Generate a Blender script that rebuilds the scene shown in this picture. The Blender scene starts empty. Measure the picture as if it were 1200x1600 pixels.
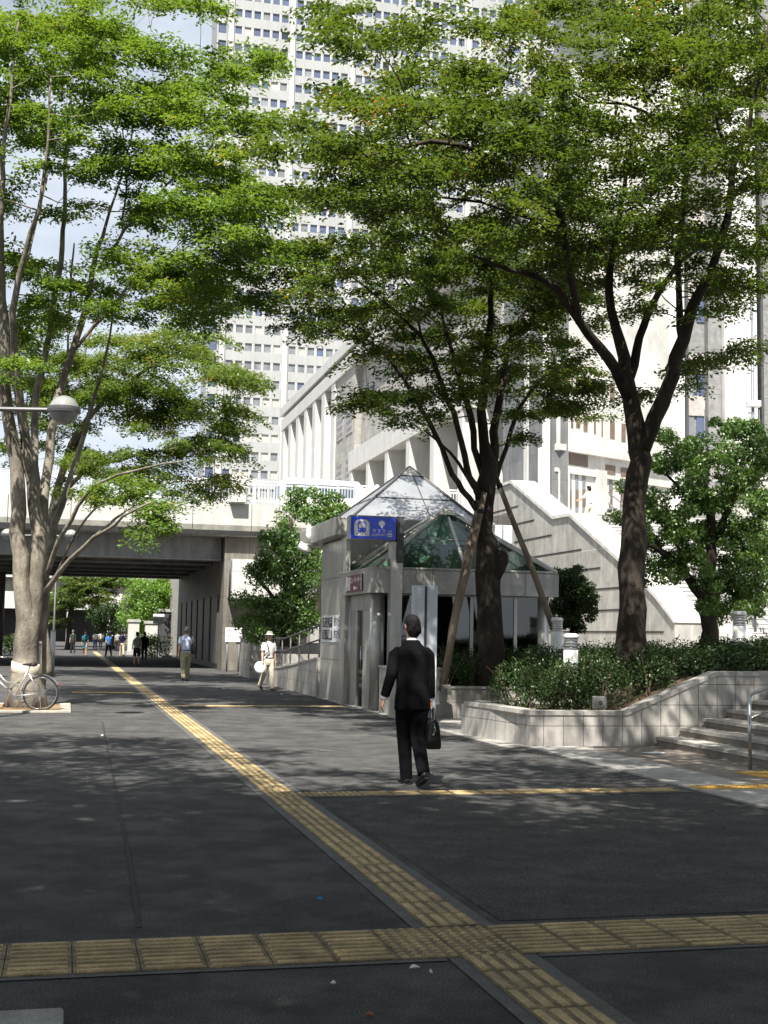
import bpy, math, random
import numpy as np
from math import sin, cos, pi, radians, atan, sqrt
from mathutils import Vector, Matrix, Quaternion
random.seed(7)
rng = np.random.default_rng(11)
sc = bpy.context.scene
COL = sc.collection

# ------------------------------------------------------------------ camera and site grid
F = 2000.0                      # focal length in pixels of the 1200 x 1600 photograph
PIT = atan(193 / F); ROL = radians(1.0); EYE = 1.53
TH = radians(13.8)              # the paving direction is turned this far left of the view
VA = Vector((cos(TH), sin(TH), 0)); VB = Vector((-sin(TH), cos(TH), 0))
CAMR = Matrix.Rotation(pi / 2 + PIT, 3, 'X') @ Matrix.Rotation(ROL, 3, 'Z')
CAMP = Vector((0, 0, EYE))
def ray(px, py): return CAMR @ Vector(((px - 600) / F, -(py - 800) / F, -1))
def P(px, py, Y):
    d = ray(px, py); return CAMP + d * (Y / d.y)
def G(px, py, z=0.0):
    d = ray(px, py); return CAMP + d * ((z - EYE) / d.z)
def g(a, b, z=0.0): return VA * a + VB * b + Vector((0, 0, z))
def ab(p): return p.dot(VA), p.dot(VB)
def gcol(px, a, b0=None):
    d = ray(px, 990); A = d.dot(VA); t = a / A; return d.dot(VB) * t
GM = Matrix(((VA.x, VB.x, 0, 0), (VA.y, VB.y, 0, 0), (0, 0, 1, 0), (0, 0, 0, 1)))

cam = bpy.data.cameras.new('camera'); camo = bpy.data.objects.new('camera', cam); COL.objects.link(camo)
cam.sensor_fit = 'VERTICAL'; cam.sensor_height = 36; cam.lens = 36 * F / 1600
cam.clip_start = 0.05; cam.clip_end = 5000
camo.matrix_world = Matrix.Translation(CAMP) @ CAMR.to_4x4()
sc.camera = camo

# ------------------------------------------------------------------ light
SUN_EL, SUN_AZ = radians(56), radians(10)     # the light travels towards +Y, turned right by SUN_AZ
w = bpy.data.worlds.new('World'); sc.world = w; w.use_nodes = True
nt = w.node_tree; bg = nt.nodes['Background']
sky = nt.nodes.new('ShaderNodeTexSky'); sky.sky_type = 'NISHITA'; sky.sun_disc = False
sky.sun_elevation = SUN_EL; sky.sun_rotation = radians(180) + SUN_AZ
sky.air_density = 1.0; sky.dust_density = 2.0; sky.ozone_density = 1.0
tc = nt.nodes.new('ShaderNodeTexCoord'); mp = nt.nodes.new('ShaderNodeMapping'); mp.inputs['Scale'].default_value = (2.2, 2.2, 5.5)
nz = nt.nodes.new('ShaderNodeTexNoise'); nz.inputs['Scale'].default_value = 1.3; nz.inputs['Detail'].default_value = 7; nz.inputs['Roughness'].default_value = .58
cr = nt.nodes.new('ShaderNodeValToRGB'); cr.color_ramp.elements[0].position = .36; cr.color_ramp.elements[1].position = .66; cr.color_ramp.elements[0].color = (.42, .42, .42, 1)
mx = nt.nodes.new('ShaderNodeMix'); mx.data_type = 'RGBA'; mx.inputs['B'].default_value = (7.6, 8.2, 9.0, 1)
nt.links.new(tc.outputs['Generated'], mp.inputs[0]); nt.links.new(mp.outputs[0], nz.inputs[0]); nt.links.new(nz.outputs['Fac'], cr.inputs[0])
nt.links.new(cr.outputs[0], mx.inputs['Factor']); nt.links.new(sky.outputs[0], mx.inputs['A']); nt.links.new(mx.outputs['Result'], bg.inputs[0])
bg.inputs[1].default_value = 0.05
sl = bpy.data.lights.new('sun', 'SUN'); sl.energy = 4.8; sl.angle = radians(0.53); sl.color = (1, .95, .86)
so = bpy.data.objects.new('sun', sl); COL.objects.link(so)
sd = Vector((sin(SUN_AZ) * cos(SUN_EL), cos(SUN_AZ) * cos(SUN_EL), -sin(SUN_EL)))
so.rotation_euler = sd.to_track_quat('-Z', 'Y').to_euler(); so.location = (0, -20, 40)
vs = sc.view_settings; vs.view_transform = 'Standard'; vs.look = 'None'; vs.exposure = 1.3; vs.gamma = 1.0
sc.render.engine = 'CYCLES'
cy = sc.cycles; cy.max_bounces = 8; cy.diffuse_bounces = 3; cy.glossy_bounces = 3; cy.transmission_bounces = 6; cy.transparent_max_bounces = 8
cy.use_denoising = True; cy.sample_clamp_indirect = 6; cy.caustics_reflective = False; cy.caustics_refractive = False

# ------------------------------------------------------------------ materials
MATS = {}
def mat(name, col=(.5, .5, .5), rough=.6, metal=0.0, var=.12, scale=4.0, col2=None, bump=0.0, bscale=None, spec=.5, tile=None, mortar=None, msize=.012, off=0.0,
        fine=0.0, coat=0.0, trans=0.0, alpha=1.0, island=0.0, stain=0.0, rmap=0.0, stretch=None):
    """Principled material: base colour mottled by noise, optional tile joints (UVs are metres), speckle, bump and per-island variation."""
    if name in MATS: return MATS[name]
    m = bpy.data.materials.new(name); m.use_nodes = True; N = m.node_tree.nodes; L = m.node_tree.links
    b = N['Principled BSDF']; b.inputs['Roughness'].default_value = rough; b.inputs['Metallic'].default_value = metal
    b.inputs['Specular IOR Level'].default_value = spec; b.inputs['Coat Weight'].default_value = coat
    b.inputs['Transmission Weight'].default_value = trans; b.inputs['Alpha'].default_value = alpha
    t = N.new('ShaderNodeNewGeometry'); src = t.outputs['Position']
    if stretch:
        mm = N.new('ShaderNodeMapping'); mm.inputs['Scale'].default_value = stretch; L.new(src, mm.inputs[0]); src = mm.outputs[0]
    n = N.new('ShaderNodeTexNoise'); n.inputs['Scale'].default_value = scale; n.inputs['Detail'].default_value = 6; n.inputs['Roughness'].default_value = .62
    L.new(src, n.inputs['Vector'])
    c2 = col2 if col2 else tuple(c * (1 - 2 * var) for c in col)
    c1 = col if col2 else tuple(min(1, c * (1 + var)) for c in col)
    r = N.new('ShaderNodeValToRGB'); e = r.color_ramp.elements
    e[0].position = .34; e[1].position = .66; e[0].color = (*c2, 1); e[1].color = (*c1, 1)
    L.new(n.outputs['Fac'], r.inputs[0]); out = r.outputs[0]; hgt = None
    def mul(a, f, blend='MULTIPLY', fac=1.0):
        x = N.new('ShaderNodeMix'); x.data_type = 'RGBA'; x.blend_type = blend; x.inputs['Factor'].default_value = fac
        L.new(a, x.inputs['A'])
        if isinstance(f, tuple): x.inputs['B'].default_value = f
        else: L.new(f, x.inputs['B'])
        return x
    if fine:
        n2 = N.new('ShaderNodeTexNoise'); n2.inputs['Scale'].default_value = 130; n2.inputs['Detail'].default_value = 3; L.new(src, n2.inputs['Vector'])
        r2 = N.new('ShaderNodeValToRGB'); r2.color_ramp.elements[0].position = .36; r2.color_ramp.elements[1].position = .68
        r2.color_ramp.elements[0].color = (1 - fine,) * 3 + (1,); r2.color_ramp.elements[1].color = (1 + fine * 1.5,) * 3 + (1,)
        L.new(n2.outputs['Fac'], r2.inputs[0]); out = mul(out, r2.outputs[0]).outputs['Result']; hgt = n2.outputs['Fac']
    if stain:
        n3 = N.new('ShaderNodeTexNoise'); n3.inputs['Scale'].default_value = .9; n3.inputs['Detail'].default_value = 8; n3.inputs['Roughness'].default_value = .7
        ms = N.new('ShaderNodeMapping'); ms.inputs['Scale'].default_value = (2.6, 2.6, .5); L.new(t.outputs['Position'], ms.inputs[0]); L.new(ms.outputs[0], n3.inputs['Vector'])
        r3 = N.new('ShaderNodeValToRGB'); r3.color_ramp.elements[0].position = .42; r3.color_ramp.elements[1].position = .62
        r3.color_ramp.elements[0].color = (1 - stain,) * 3 + (1,); r3.color_ramp.elements[1].color = (1, 1, 1, 1)
        L.new(n3.outputs['Fac'], r3.inputs[0]); out = mul(out, r3.outputs[0]).outputs['Result']
    if island:
        hs = N.new('ShaderNodeMapRange'); hs.inputs['To Min'].default_value = 1 - island; hs.inputs['To Max'].default_value = 1 + island
        L.new(t.outputs['Random Per Island'], hs.inputs['Value']); out = mul(out, hs.outputs[0]).outputs['Result']
    if tile:
        uv = N.new('ShaderNodeUVMap'); br = N.new('ShaderNodeTexBrick'); br.offset = off; br.squash = 1
        br.inputs['Scale'].default_value = 1; br.inputs['Brick Width'].default_value = tile[0]; br.inputs['Row Height'].default_value = tile[1]
        br.inputs['Mortar Size'].default_value = msize; br.inputs['Mortar Smooth'].default_value = .1
        br.inputs['Color1'].default_value = (1, 1, 1, 1); br.inputs['Color2'].default_value = (.86, .86, .86, 1); br.inputs['Bias'].default_value = 0
        mc = mortar or tuple(c * .35 for c in col); br.inputs['Mortar'].default_value = (1, 1, 1, 1)
        L.new(uv.outputs[0], br.inputs['Vector']); out = mul(out, br.outputs['Color']).outputs['Result']
        x = N.new('ShaderNodeMix'); x.data_type = 'RGBA'; L.new(br.outputs['Fac'], x.inputs['Factor']); L.new(out, x.inputs['A']); x.inputs['B'].default_value = (*mc, 1)
        out = x.outputs['Result']
        iv = N.new('ShaderNodeMath'); iv.operation = 'SUBTRACT'; iv.inputs[0].default_value = 1; L.new(br.outputs['Fac'], iv.inputs[1])
        bp = N.new('ShaderNodeBump'); bp.inputs['Strength'].default_value = .5; bp.inputs['Distance'].default_value = .006; L.new(iv.outputs[0], bp.inputs['Height'])
        L.new(bp.outputs[0], b.inputs['Normal'])
    L.new(out, b.inputs['Base Color'])
    if rmap:
        rr = N.new('ShaderNodeMapRange'); rr.inputs['To Min'].default_value = max(.02, rough - rmap); rr.inputs['To Max'].default_value = min(1, rough + rmap)
        L.new(n.outputs['Fac'], rr.inputs['Value']); L.new(rr.outputs[0], b.inputs['Roughness'])
    if bump and not tile:
        bp = N.new('ShaderNodeBump'); bp.inputs['Strength'].default_value = bump; bp.inputs['Distance'].default_value = .02
        if hgt is None or bscale:
            nb = N.new('ShaderNodeTexNoise'); nb.inputs['Scale'].default_value = bscale or scale * 3; nb.inputs['Detail'].default_value = 5; L.new(src, nb.inputs['Vector']); hgt = nb.outputs['Fac']
        L.new(hgt, bp.inputs['Height']); L.new(bp.outputs[0], b.inputs['Normal'])
    MATS[name] = m; return m

def leaf_mat(name, c_lo, c_hi, c_odd, trans=.42, gloss=.5, sheen=.03):
    """Leaves: diffuse + translucent + a little gloss, each leaf its own shade, whole sprays drifting in hue."""
    m = bpy.data.materials.new(name); m.use_nodes = True; N = m.node_tree.nodes; L = m.node_tree.links
    N.remove(N['Principled BSDF']); out = N['Material Output']
    geo = N.new('ShaderNodeNewGeometry')
    r = N.new('ShaderNodeValToRGB'); e = r.color_ramp.elements; e[0].color = (*c_lo, 1); e[1].color = (*c_hi, 1); e[0].position = 0; e[1].position = .93
    x = r.color_ramp.elements.new(1.0); x.color = (*c_odd, 1)
    n = N.new('ShaderNodeTexNoise'); n.inputs['Scale'].default_value = .55; n.inputs['Detail'].default_value = 2; L.new(geo.outputs['Position'], n.inputs['Vector'])
    ad = N.new('ShaderNodeMath'); ad.operation = 'MULTIPLY_ADD'; ad.inputs[1].default_value = .62; L.new(geo.outputs['Random Per Island'], ad.inputs[0])
    sb = N.new('ShaderNodeMath'); sb.operation = 'MULTIPLY_ADD'; sb.inputs[1].default_value = 1.3; sb.inputs[2].default_value = -.45; L.new(n.outputs['Fac'], sb.inputs[0])
    L.new(sb.outputs[0], ad.inputs[2]); L.new(ad.outputs[0], r.inputs[0])
    d = N.new('ShaderNodeBsdfDiffuse'); tr = N.new('ShaderNodeBsdfTranslucent'); gl = N.new('ShaderNodeBsdfGlossy'); gl.inputs['Roughness'].default_value = gloss
    gl.inputs['Color'].default_value = (.9, .95, .85, 1)
    tcx = N.new('ShaderNodeMix'); tcx.data_type = 'RGBA'; tcx.blend_type = 'MULTIPLY'; tcx.inputs['Factor'].default_value = 1; tcx.inputs['B'].default_value = (2.0, 1.75, .55, 1)
    L.new(r.outputs[0], tcx.inputs['A']); L.new(r.outputs[0], d.inputs['Color']); L.new(tcx.outputs['Result'], tr.inputs['Color'])
    m1 = N.new('ShaderNodeMixShader'); m1.inputs[0].default_value = trans; L.new(d.outputs[0], m1.inputs[1]); L.new(tr.outputs[0], m1.inputs[2])
    m2 = N.new('ShaderNodeMixShader'); m2.inputs[0].default_value = sheen; L.new(m1.outputs[0], m2.inputs[1]); L.new(gl.outputs[0], m2.inputs[2])
    L.new(m2.outputs[0], out.inputs['Surface']); MATS[name] = m; return m

def glass_mat(name, tint=(.8, .9, .88), rough=.03, refl=.0, clear=.7):
    """Pane: mostly clear, mirror-like at grazing angles."""
    m = bpy.data.materials.new(name); m.use_nodes = True; N = m.node_tree.nodes; L = m.node_tree.links
    N.remove(N['Principled BSDF']); out = N['Material Output']
    t = N.new('ShaderNodeBsdfTransparent'); t.inputs[0].default_value = (*tint, 1); gl = N.new('ShaderNodeBsdfGlossy'); gl.inputs['Roughness'].default_value = rough
    fr = N.new('ShaderNodeFresnel'); fr.inputs['IOR'].default_value = 1.5
    ad = N.new('ShaderNodeMath'); ad.operation = 'ADD'; ad.use_clamp = True; ad.inputs[1].default_value = refl; L.new(fr.outputs[0], ad.inputs[0])
    x = N.new('ShaderNodeMixShader'); L.new(ad.outputs[0], x.inputs[0]); L.new(t.outputs[0], x.inputs[1]); L.new(gl.outputs[0], x.inputs[2])
    L.new(x.outputs[0], out.inputs['Surface']); MATS[name] = m; return m

# ------------------------------------------------------------------ mesh building
class MB:
    """Collects faces (in world or grid coordinates) and links them as one mesh object."""
    def __init__(s, grid=False): s.v = []; s.f = []; s.mi = []; s.sm = []; s.cur = 0; s.grid = grid; s.smooth = False
    def add(s, vs, fs):
        o = len(s.v); s.v += [tuple(x) for x in vs]; s.f += [[i + o for i in f] for f in fs]; s.mi += [s.cur] * len(fs); s.sm += [s.smooth] * len(fs)
    def box(s, x0, x1, y0, y1, z0, z1, M=None, bev=0.0):
        if x0 > x1: x0, x1 = x1, x0
        if y0 > y1: y0, y1 = y1, y0
        if bev and min(x1 - x0, y1 - y0, z1 - z0) > 2.2 * bev:
            b = bev; vs = []
            X = (x0, x1); Y = (y0, y1); Z = (z0, z1); idx = {}
            for i in (0, 1):
                for j in (0, 1):
                    for k in (0, 1):
                        for ax in range(3):
                            p = [X[i], Y[j], Z[k]]; sg = [(1, -1)[i], (1, -1)[j], (1, -1)[k]]
                            for q in range(3):
                                if q != ax: p[q] += sg[q] * b
                            idx[i, j, k, ax] = len(vs); vs.append(p)
            fs = []
            for ax in range(3):
                o1, o2 = [q for q in range(3) if q != ax]
                for e in (0, 1):
                    ring = []
                    for (m_, n_) in ((0, 0), (1, 0), (1, 1), (0, 1)):
                        c = [0, 0, 0]; c[ax] = e; c[o1] = m_; c[o2] = n_; ring.append(idx[(*c, ax)])
                    if (e == 1) != (ax != 1): ring.reverse()
                    fs.append(ring)
            for ax in range(3):
                o1, o2 = [q for q in range(3) if q != ax]
                for m_ in (0, 1):
                    for n_ in (0, 1):
                        c0 = [0, 0, 0]; c1 = [0, 0, 0]; c0[ax] = 0; c1[ax] = 1
                        for c in (c0, c1): c[o1] = m_; c[o2] = n_
                        fs.append([idx[(*c0, o1)], idx[(*c1, o1)], idx[(*c1, o2)], idx[(*c0, o2)]])
            for i in (0, 1):
                for j in (0, 1):
                    for k in (0, 1): fs.append([idx[i, j, k, q] for q in range(3)])
        else:
            vs = [(x, y, z) for z in (z0, z1) for y in (y0, y1) for x in (x0, x1)]
            fs = [[0, 2, 3, 1], [4, 5, 7, 6], [0, 1, 5, 4], [2, 6, 7, 3], [0, 4, 6, 2], [1, 3, 7, 5]]
        if M is not None: vs = [M @ Vector(p) for p in vs]
        s.add(vs, fs)
    def prism(s, poly, axis, t0, t1):
        """poly: 2-D outline in the two other axes (in order), extruded along axis from t0 to t1."""
        n = len(poly); vs = []
        for t in (t0, t1):
            for p in poly:
                q = list(p); q.insert(axis, t); vs.append(q)
        s.add(vs, [list(range(n))[::-1], list(range(n, 2 * n))] + [[i, (i + 1) % n, n + (i + 1) % n, n + i] for i in range(n)])
    def tube(s, pts, rad, n=8, cap=True, sq=None):
        pts = [Vector(p) for p in pts]; m = len(pts)
        if not hasattr(rad, '__len__'): rad = [rad] * m
        vs = []; up = None
        for i, p in enumerate(pts):
            d = (pts[min(i + 1, m - 1)] - pts[max(i - 1, 0)]).normalized()
            if up is None: up = d.orthogonal().normalized()
            up = (up - d * up.dot(d))
            up = up.normalized() if up.length > 1e-6 else d.orthogonal().normalized()
            si = d.cross(up)
            for k in range(n):
                a = 2 * pi * k / n; vs.append(p + (up * cos(a) + si * sin(a)) * rad[i])
        fs = [[i * n + k, i * n + (k + 1) % n, (i + 1) * n + (k + 1) % n, (i + 1) * n + k] for i in range(m - 1) for k in range(n)]
        if cap: fs += [list(range(n))[::-1], list(range((m - 1) * n, m * n))]
        s.add(vs, fs)
    def loft(s, secs, n=12, cap=True):
        """secs: (centre, half-width vector, half-depth vector) ellipses, joined in order."""
        vs = []
        for c, ax, ay in secs:
            c, ax, ay = Vector(c), Vector(ax), Vector(ay)
            for k in range(n):
                a = 2 * pi * k / n; vs.append(c + ax * cos(a) + ay * sin(a))
        m = len(secs)
        fs = [[i * n + k, i * n + (k + 1) % n, (i + 1) * n + (k + 1) % n, (i + 1) * n + k] for i in range(m - 1) for k in range(n)]
        if cap: fs += [list(range(n))[::-1], list(range((m - 1) * n, m * n))]
        s.add(vs, fs)
    def lathe(s, prof, c=(0, 0, 0), n=16, M=None):
        vs = []; c = Vector(c)
        for r, z in prof:
            for k in range(n):
                a = 2 * pi * k / n; q = Vector((r * cos(a), r * sin(a), z)); vs.append(c + (M @ q if M is not None else q))
        m = len(prof)
        s.add(vs, [[i * n + k, i * n + (k + 1) % n, (i + 1) * n + (k + 1) % n, (i + 1) * n + k] for i in range(m - 1) for k in range(n)] + [list(range(n))[::-1], list(range((m - 1) * n, m * n))])
    def ball(s, c, r, n=12, m=8):
        if not hasattr(r, '__len__'): r = (r, r, r)
        secs = []
        for i in range(m + 1):
            t = pi * (i / m) * .98 + .01 * pi
            secs.append((Vector(c) + Vector((0, 0, -cos(t) * r[2])), (sin(t) * r[0], 0, 0), (0, sin(t) * r[1], 0)))
        s.loft(secs, n)
    def torus(s, c, R, r, axis, n=32, m=8, a0=0, a1=2 * pi):
        axis = Vector(axis).normalized(); e1 = axis.orthogonal().normalized(); e2 = axis.cross(e1); full = abs(a1 - a0 - 2 * pi) < 1e-6
        k_ = n if full else n + 1; vs = []
        for i in range(k_):
            t = a0 + (a1 - a0) * i / n; d = e1 * cos(t) + e2 * sin(t)
            for j in range(m):
                q = 2 * pi * j / m; vs.append(Vector(c) + d * (R + r * cos(q)) + axis * r * sin(q))
        s.add(vs, [[i * m + j, ((i + 1) % k_) * m + j, ((i + 1) % k_) * m + (j + 1) % m, i * m + (j + 1) % m] for i in range(n) for j in range(m)])
    def build(s, name, mats, parent=None, smooth=None, local=False):
        vs = np.array(s.v, dtype=float).reshape(-1, 3)
        if s.grid: vs = vs @ np.array(GM.to_3x3()).T
        if parent is not None and not local: vs = vs - np.array(parent['base'])
        me = bpy.data.meshes.new(name); me.from_pydata(vs.tolist(), [], s.f)
        if not isinstance(mats, (list, tuple)): mats = [mats]
        for m in mats: me.materials.append(m)
        me.polygons.foreach_set('material_index', s.mi)
        me.polygons.foreach_set('use_smooth', [bool(x) if smooth is None else smooth for x in s.sm])
        # UVs in metres: (along, up) on walls, (a, b) on flats
        nf = len(me.loops); no = np.empty(len(me.polygons) * 3); me.polygons.foreach_get('normal', no); no = no.reshape(-1, 3)
        tot = np.empty(len(me.polygons), dtype=int); me.polygons.foreach_get('loop_total', tot)
        li = np.empty(nf, dtype=int); me.loops.foreach_get('vertex_index', li)
        co = np.array(s.v, dtype=float).reshape(-1, 3)
        if s.grid: nn = no @ np.array(GM.to_3x3())
        else:
            nn = no @ np.array(GM.to_3x3()); co = co @ np.array(GM.to_3x3())
        an = np.repeat(np.abs(nn), tot, axis=0); q = co[li]
        top = (an[:, 2] >= an[:, 0]) & (an[:, 2] >= an[:, 1]); fr = ~top & (an[:, 1] >= an[:, 0])
        uu = np.where(top | fr, q[:, 0], q[:, 1]); vv = np.where(top, q[:, 1], q[:, 2])
        uvl = me.uv_layers.new(name='UVMap'); uvl.data.foreach_set('uv', np.stack([uu, vv], 1).ravel())
        me.update()
        o = bpy.data.objects.new(name, me); COL.objects.link(o)
        if parent is not None: o.parent = parent
        return o

def tag(o, label=None, cat=None, group=None, kind=None):
    if label: o['label'] = label
    if cat: o['category'] = cat
    if group: o['group'] = group
    if kind: o['kind'] = kind
    return o
def thing(name, label, cat, base, group=None):
    o = bpy.data.objects.new(name, None); COL.objects.link(o); o.location = base; o['base'] = tuple(base); o.empty_display_size = .2
    return tag(o, label, cat, group)
def structure(o): o['kind'] = 'structure'; return o
def dup(root, loc, rz=0, label=None, group=None, sc_=None):
    """Copy a thing with its parts and sub-parts."""
    r = root.copy(); COL.objects.link(r); r.location = loc; r.rotation_euler = (0, 0, rz)
    if sc_: r.scale = (sc_,) * 3
    if label: r['label'] = label
    if group: r['group'] = group
    for ch in list(root.children):
        c = ch.copy(); COL.objects.link(c); c.parent = r
        for q in list(ch.children):
            d = q.copy(); COL.objects.link(d); d.parent = c
    return r
def remesh(o, voxel, smooth=2, sub=0):
    """Replace an object's mesh by its voxel union, smoothed."""
    m = o.modifiers.new('r', 'REMESH'); m.mode = 'VOXEL'; m.voxel_size = voxel
    if smooth:
        s_ = o.modifiers.new('s', 'SMOOTH'); s_.factor = .5; s_.iterations = smooth
    dg = bpy.context.evaluated_depsgraph_get(); dg.update(); me = bpy.data.meshes.new_from_object(o.evaluated_get(dg))
    mats = [x for x in o.data.materials]; o.modifiers.clear(); old = o.data; o.data = me
    if not me.materials:
        for x in mats: me.materials.append(x)
    me.polygons.foreach_set('use_smooth', [True] * len(me.polygons)); bpy.data.meshes.remove(old); return o
def text_mesh(body, size, M, name, m, parent, depth=.004, align='CENTER', sx=1.0):
    """Raised lettering: text converted to mesh; M places its plane in the world."""
    c = bpy.data.curves.new(name, 'FONT'); c.body = body; c.size = size; c.align_x = align; c.align_y = 'CENTER'; c.extrude = depth / 2
    o = bpy.data.objects.new(name, c); COL.objects.link(o); dg = bpy.context.evaluated_depsgraph_get(); dg.update()
    me = bpy.data.meshes.new_from_object(o.evaluated_get(dg)); bpy.data.objects.remove(o)
    me.transform(Matrix.Diagonal((sx, 1, 1, 1))); me.transform(M)
    if parent is not None: me.transform(Matrix.Translation(-Vector(parent['base'])))
    me.materials.clear(); me.materials.append(m)
    o = bpy.data.objects.new(name, me); COL.objects.link(o); o.parent = parent; return o
# ================================================================== GROUND
ASPH = mat('asphalt', (.102, .100, .099), .92, col2=(.070, .0695, .070), scale=.8, fine=.75, bump=.6, stain=.42, spec=.2)
MORT = mat('mortar_grey', (.094, .092, .092), .85, scale=6, fine=.3)
YEL = mat('tactile_yellow', (.52, .385, .19), .7, scale=5, var=.16, fine=.25, stain=.35, island=.1)
YELD = mat('tactile_dirt', (.28, .21, .105), .8, scale=9, var=.25, fine=.35, stain=.45)
YEL2 = mat('tactile_new_yellow', (.56, .33, .06), .65, scale=5, fine=.2)
GRAN = mat('granite_light', (.40, .385, .36), .62, scale=9, fine=.35, tile=(.9, .3), msize=.006, mortar=(.2, .19, .18), stain=.25)
BRICKP = mat('brick_paver', (.26, .215, .18), .75, scale=7, tile=(.2, .1), off=.5, msize=.006, mortar=(.13, .12, .11), stain=.3)
TILE = mat('wall_tile', (.50, .475, .44), .5, scale=3, var=.1, fine=.12, tile=(.3, .3), msize=.006, mortar=(.13, .12, .11), stain=.25)
TILE2 = mat('wall_tile_wide', (.44, .42, .385), .5, scale=3, var=.1, fine=.12, tile=(.6, .3), msize=.006, mortar=(.14, .13, .12), stain=.3)
STEPT = mat('step_tile', (.29, .255, .215), .65, scale=4, tile=(.06, .3), msize=.006, mortar=(.1, .09, .08), stain=.35)
STEPTOP = mat('step_top', (.37, .35, .315), .7, scale=4, fine=.3, tile=(.3, .3), msize=.005, mortar=(.2, .19, .17))
DARK = mat('joint_dark', (.02, .02, .02), .9)
SOIL = mat('soil', (.075, .05, .03), .95, scale=8, fine=.5, bump=.6)
CONC = mat('concrete', (.38, .37, .35), .8, scale=1.2, fine=.2, stain=.3, bump=.1)
WHITEC = mat('white_panel', (.50, .495, .47), .55, scale=1.5, var=.05, stain=.14)
GREYC = mat('grey_girder', (.40, .40, .39), .6, scale=1, stain=.3)
STEEL = mat('stainless', (.56, .545, .51), .34, metal=.5, scale=1.4, var=.12, rmap=.12, stretch=(6, 6, .35), stain=.2)
STEELD = mat('stainless_dull', (.46, .445, .415), .42, metal=.35, scale=1.2, var=.14, rmap=.1, stain=.25)
RAILW = mat('white_rail', (.74, .74, .72), .4, var=.05)
RAILG = mat('steel_rail', (.5, .5, .5), .28, metal=.9, var=.08)
POLEG = mat('grey_paint', (.22, .23, .235), .45, var=.1)
GLOBE = mat('lamp_globe', (.25, .265, .25), .25, var=.08, coat=.3)
DGREY = mat('dark_grey_metal', (.06, .06, .065), .45)
WHITEP = mat('white_paint', (.75, .75, .73), .45, var=.05)

m = MB(grid=True); m.add([(-2500, -600, 0), (2500, -600, 0), (2500, 4000, 0), (-2500, 4000, 0)], [[0, 1, 2, 3]])
structure(m.build('ground', ASPH))
# seam in the asphalt on the left
m = MB(grid=True)
s0 = [ab(G(*q)) for q in [(160, 1128), (170, 1180), (182, 1240), (196, 1310), (207, 1370), (217, 1450)]]
for i in range(len(s0) - 1):
    for k in range(4):
        t0, t1 = k / 4, (k + 1) / 4
        q0 = [s0[i][j] * (1 - t0) + s0[i + 1][j] * t0 for j in (0, 1)]; q1 = [s0[i][j] * (1 - t1) + s0[i + 1][j] * t1 for j in (0, 1)]
        wd = .010 + .007 * random.random(); jx = .01 * (random.random() - .5)
        m.add([(q0[0] - wd + jx, q0[1], .004), (q0[0] + wd + jx, q0[1], .004), (q1[0] + wd, q1[1], .004), (q1[0] - wd, q1[1], .004)], [[0, 1, 2, 3]])
structure(m.build('pavement_crack', DARK))
m = MB(grid=True)      # patch of newer asphalt
m.add([(2.35, 6.75, .003), (6.1, 6.72, .003), (6.12, 11.9, .003), (2.33, 11.95, .003)], [[0, 1, 2, 3]])
structure(m.build('road_patch', mat('asphalt_new', (.088, .085, .082), .92, col2=(.064, .0625, .061), scale=1.0, fine=.7, bump=.55, stain=.35, spec=.2)))

# tactile paving: slabs with raised bars or studs
A0, A1 = 1.90, 2.205
def tile(m, a, b, w, kind, bars=True, z=.010):
    j = .003; dz = random.uniform(-.0012, .0012)
    m.cur = 1 if bars else 0; m.box(a + j, a + w - j, b + j, b + w - j, .001, z + dz); m.cur = 0
    if not bars: return
    zt = z + .006 + dz
    if kind == 'dot':
        for i in range(5):
            for k in range(5):
                ca, cb = a + w * (i + .5) / 5, b + w * (k + .5) / 5
                m.lathe([(.019, z), (.013, zt)], (ca, cb, 0), 7)
    else:
        for i in range(4):
            c = w * (i + .5) / 4
            lo, hi = .02, w - .02
            if kind == 'b': vs = (a + c - .021, a + c + .021, b + lo, b + hi)
            else: vs = (a + lo, a + hi, b + c - .021, b + c + .021)
            x0, x1, y0, y1 = vs; e = .006
            m.add([(x0, y0, z), (x1, y0, z), (x1, y1, z), (x0, y1, z), (x0 + e, y0 + e, zt), (x1 - e, y0 + e, zt), (x1 - e, y1 - e, zt), (x0 + e, y1 - e, zt)],
                  [[4, 5, 6, 7], [0, 1, 5, 4], [1, 2, 6, 5], [2, 3, 7, 6], [3, 0, 4, 7]])
W = .302
mb = MB(grid=True)                 # dark setting bed beside the slabs
for x0, x1, y0, y1 in [(A0 - .07, A1 + .07, -2, 96), (-9, A0 - .08, 5.97, 6.66), (A1 + .08, 6.3, 5.97, 6.66), (A1 + .08, 6.25, 12.03, 12.42)]:
    mb.add([(x0, y0, .005), (x1, y0, .005), (x1, y1, .005), (x0, y1, .005)], [[0, 1, 2, 3]])
structure(mb.build('path_border', MORT))
m = MB(grid=True)
b = -2.12
while b < 95:
    if not (6.0 < b + .15 < 6.63): tile(m, A0, b, W, 'dot' if 12.0 < b + .15 < 12.6 else 'b', b < 34)
    b += W
structure(m.build('tactile_path', [YEL, YELD]))
m = MB(grid=True)
for r in (0, 1):
    b = 6.02 + r * W; a = A0 - W * 36
    while a < 6.2:
        dot = A0 - W * 1.5 < a < A1 - .05
        tile(m, a, b, W, 'dot' if dot else 'a'); a += W
structure(m.build('tactile_path', [YEL, YELD]))
m = MB(grid=True); a = A1 + .01
while a < 6.1: tile(m, a, 12.08, W, 'dot' if a < 2.7 else 'a'); a += W
structure(m.build('tactile_path', [YEL, YELD]))
m = MB(grid=True); a = A1 + .01
while a < 5.8: tile(m, a, 26.95, W, 'a', False); a += W
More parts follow.
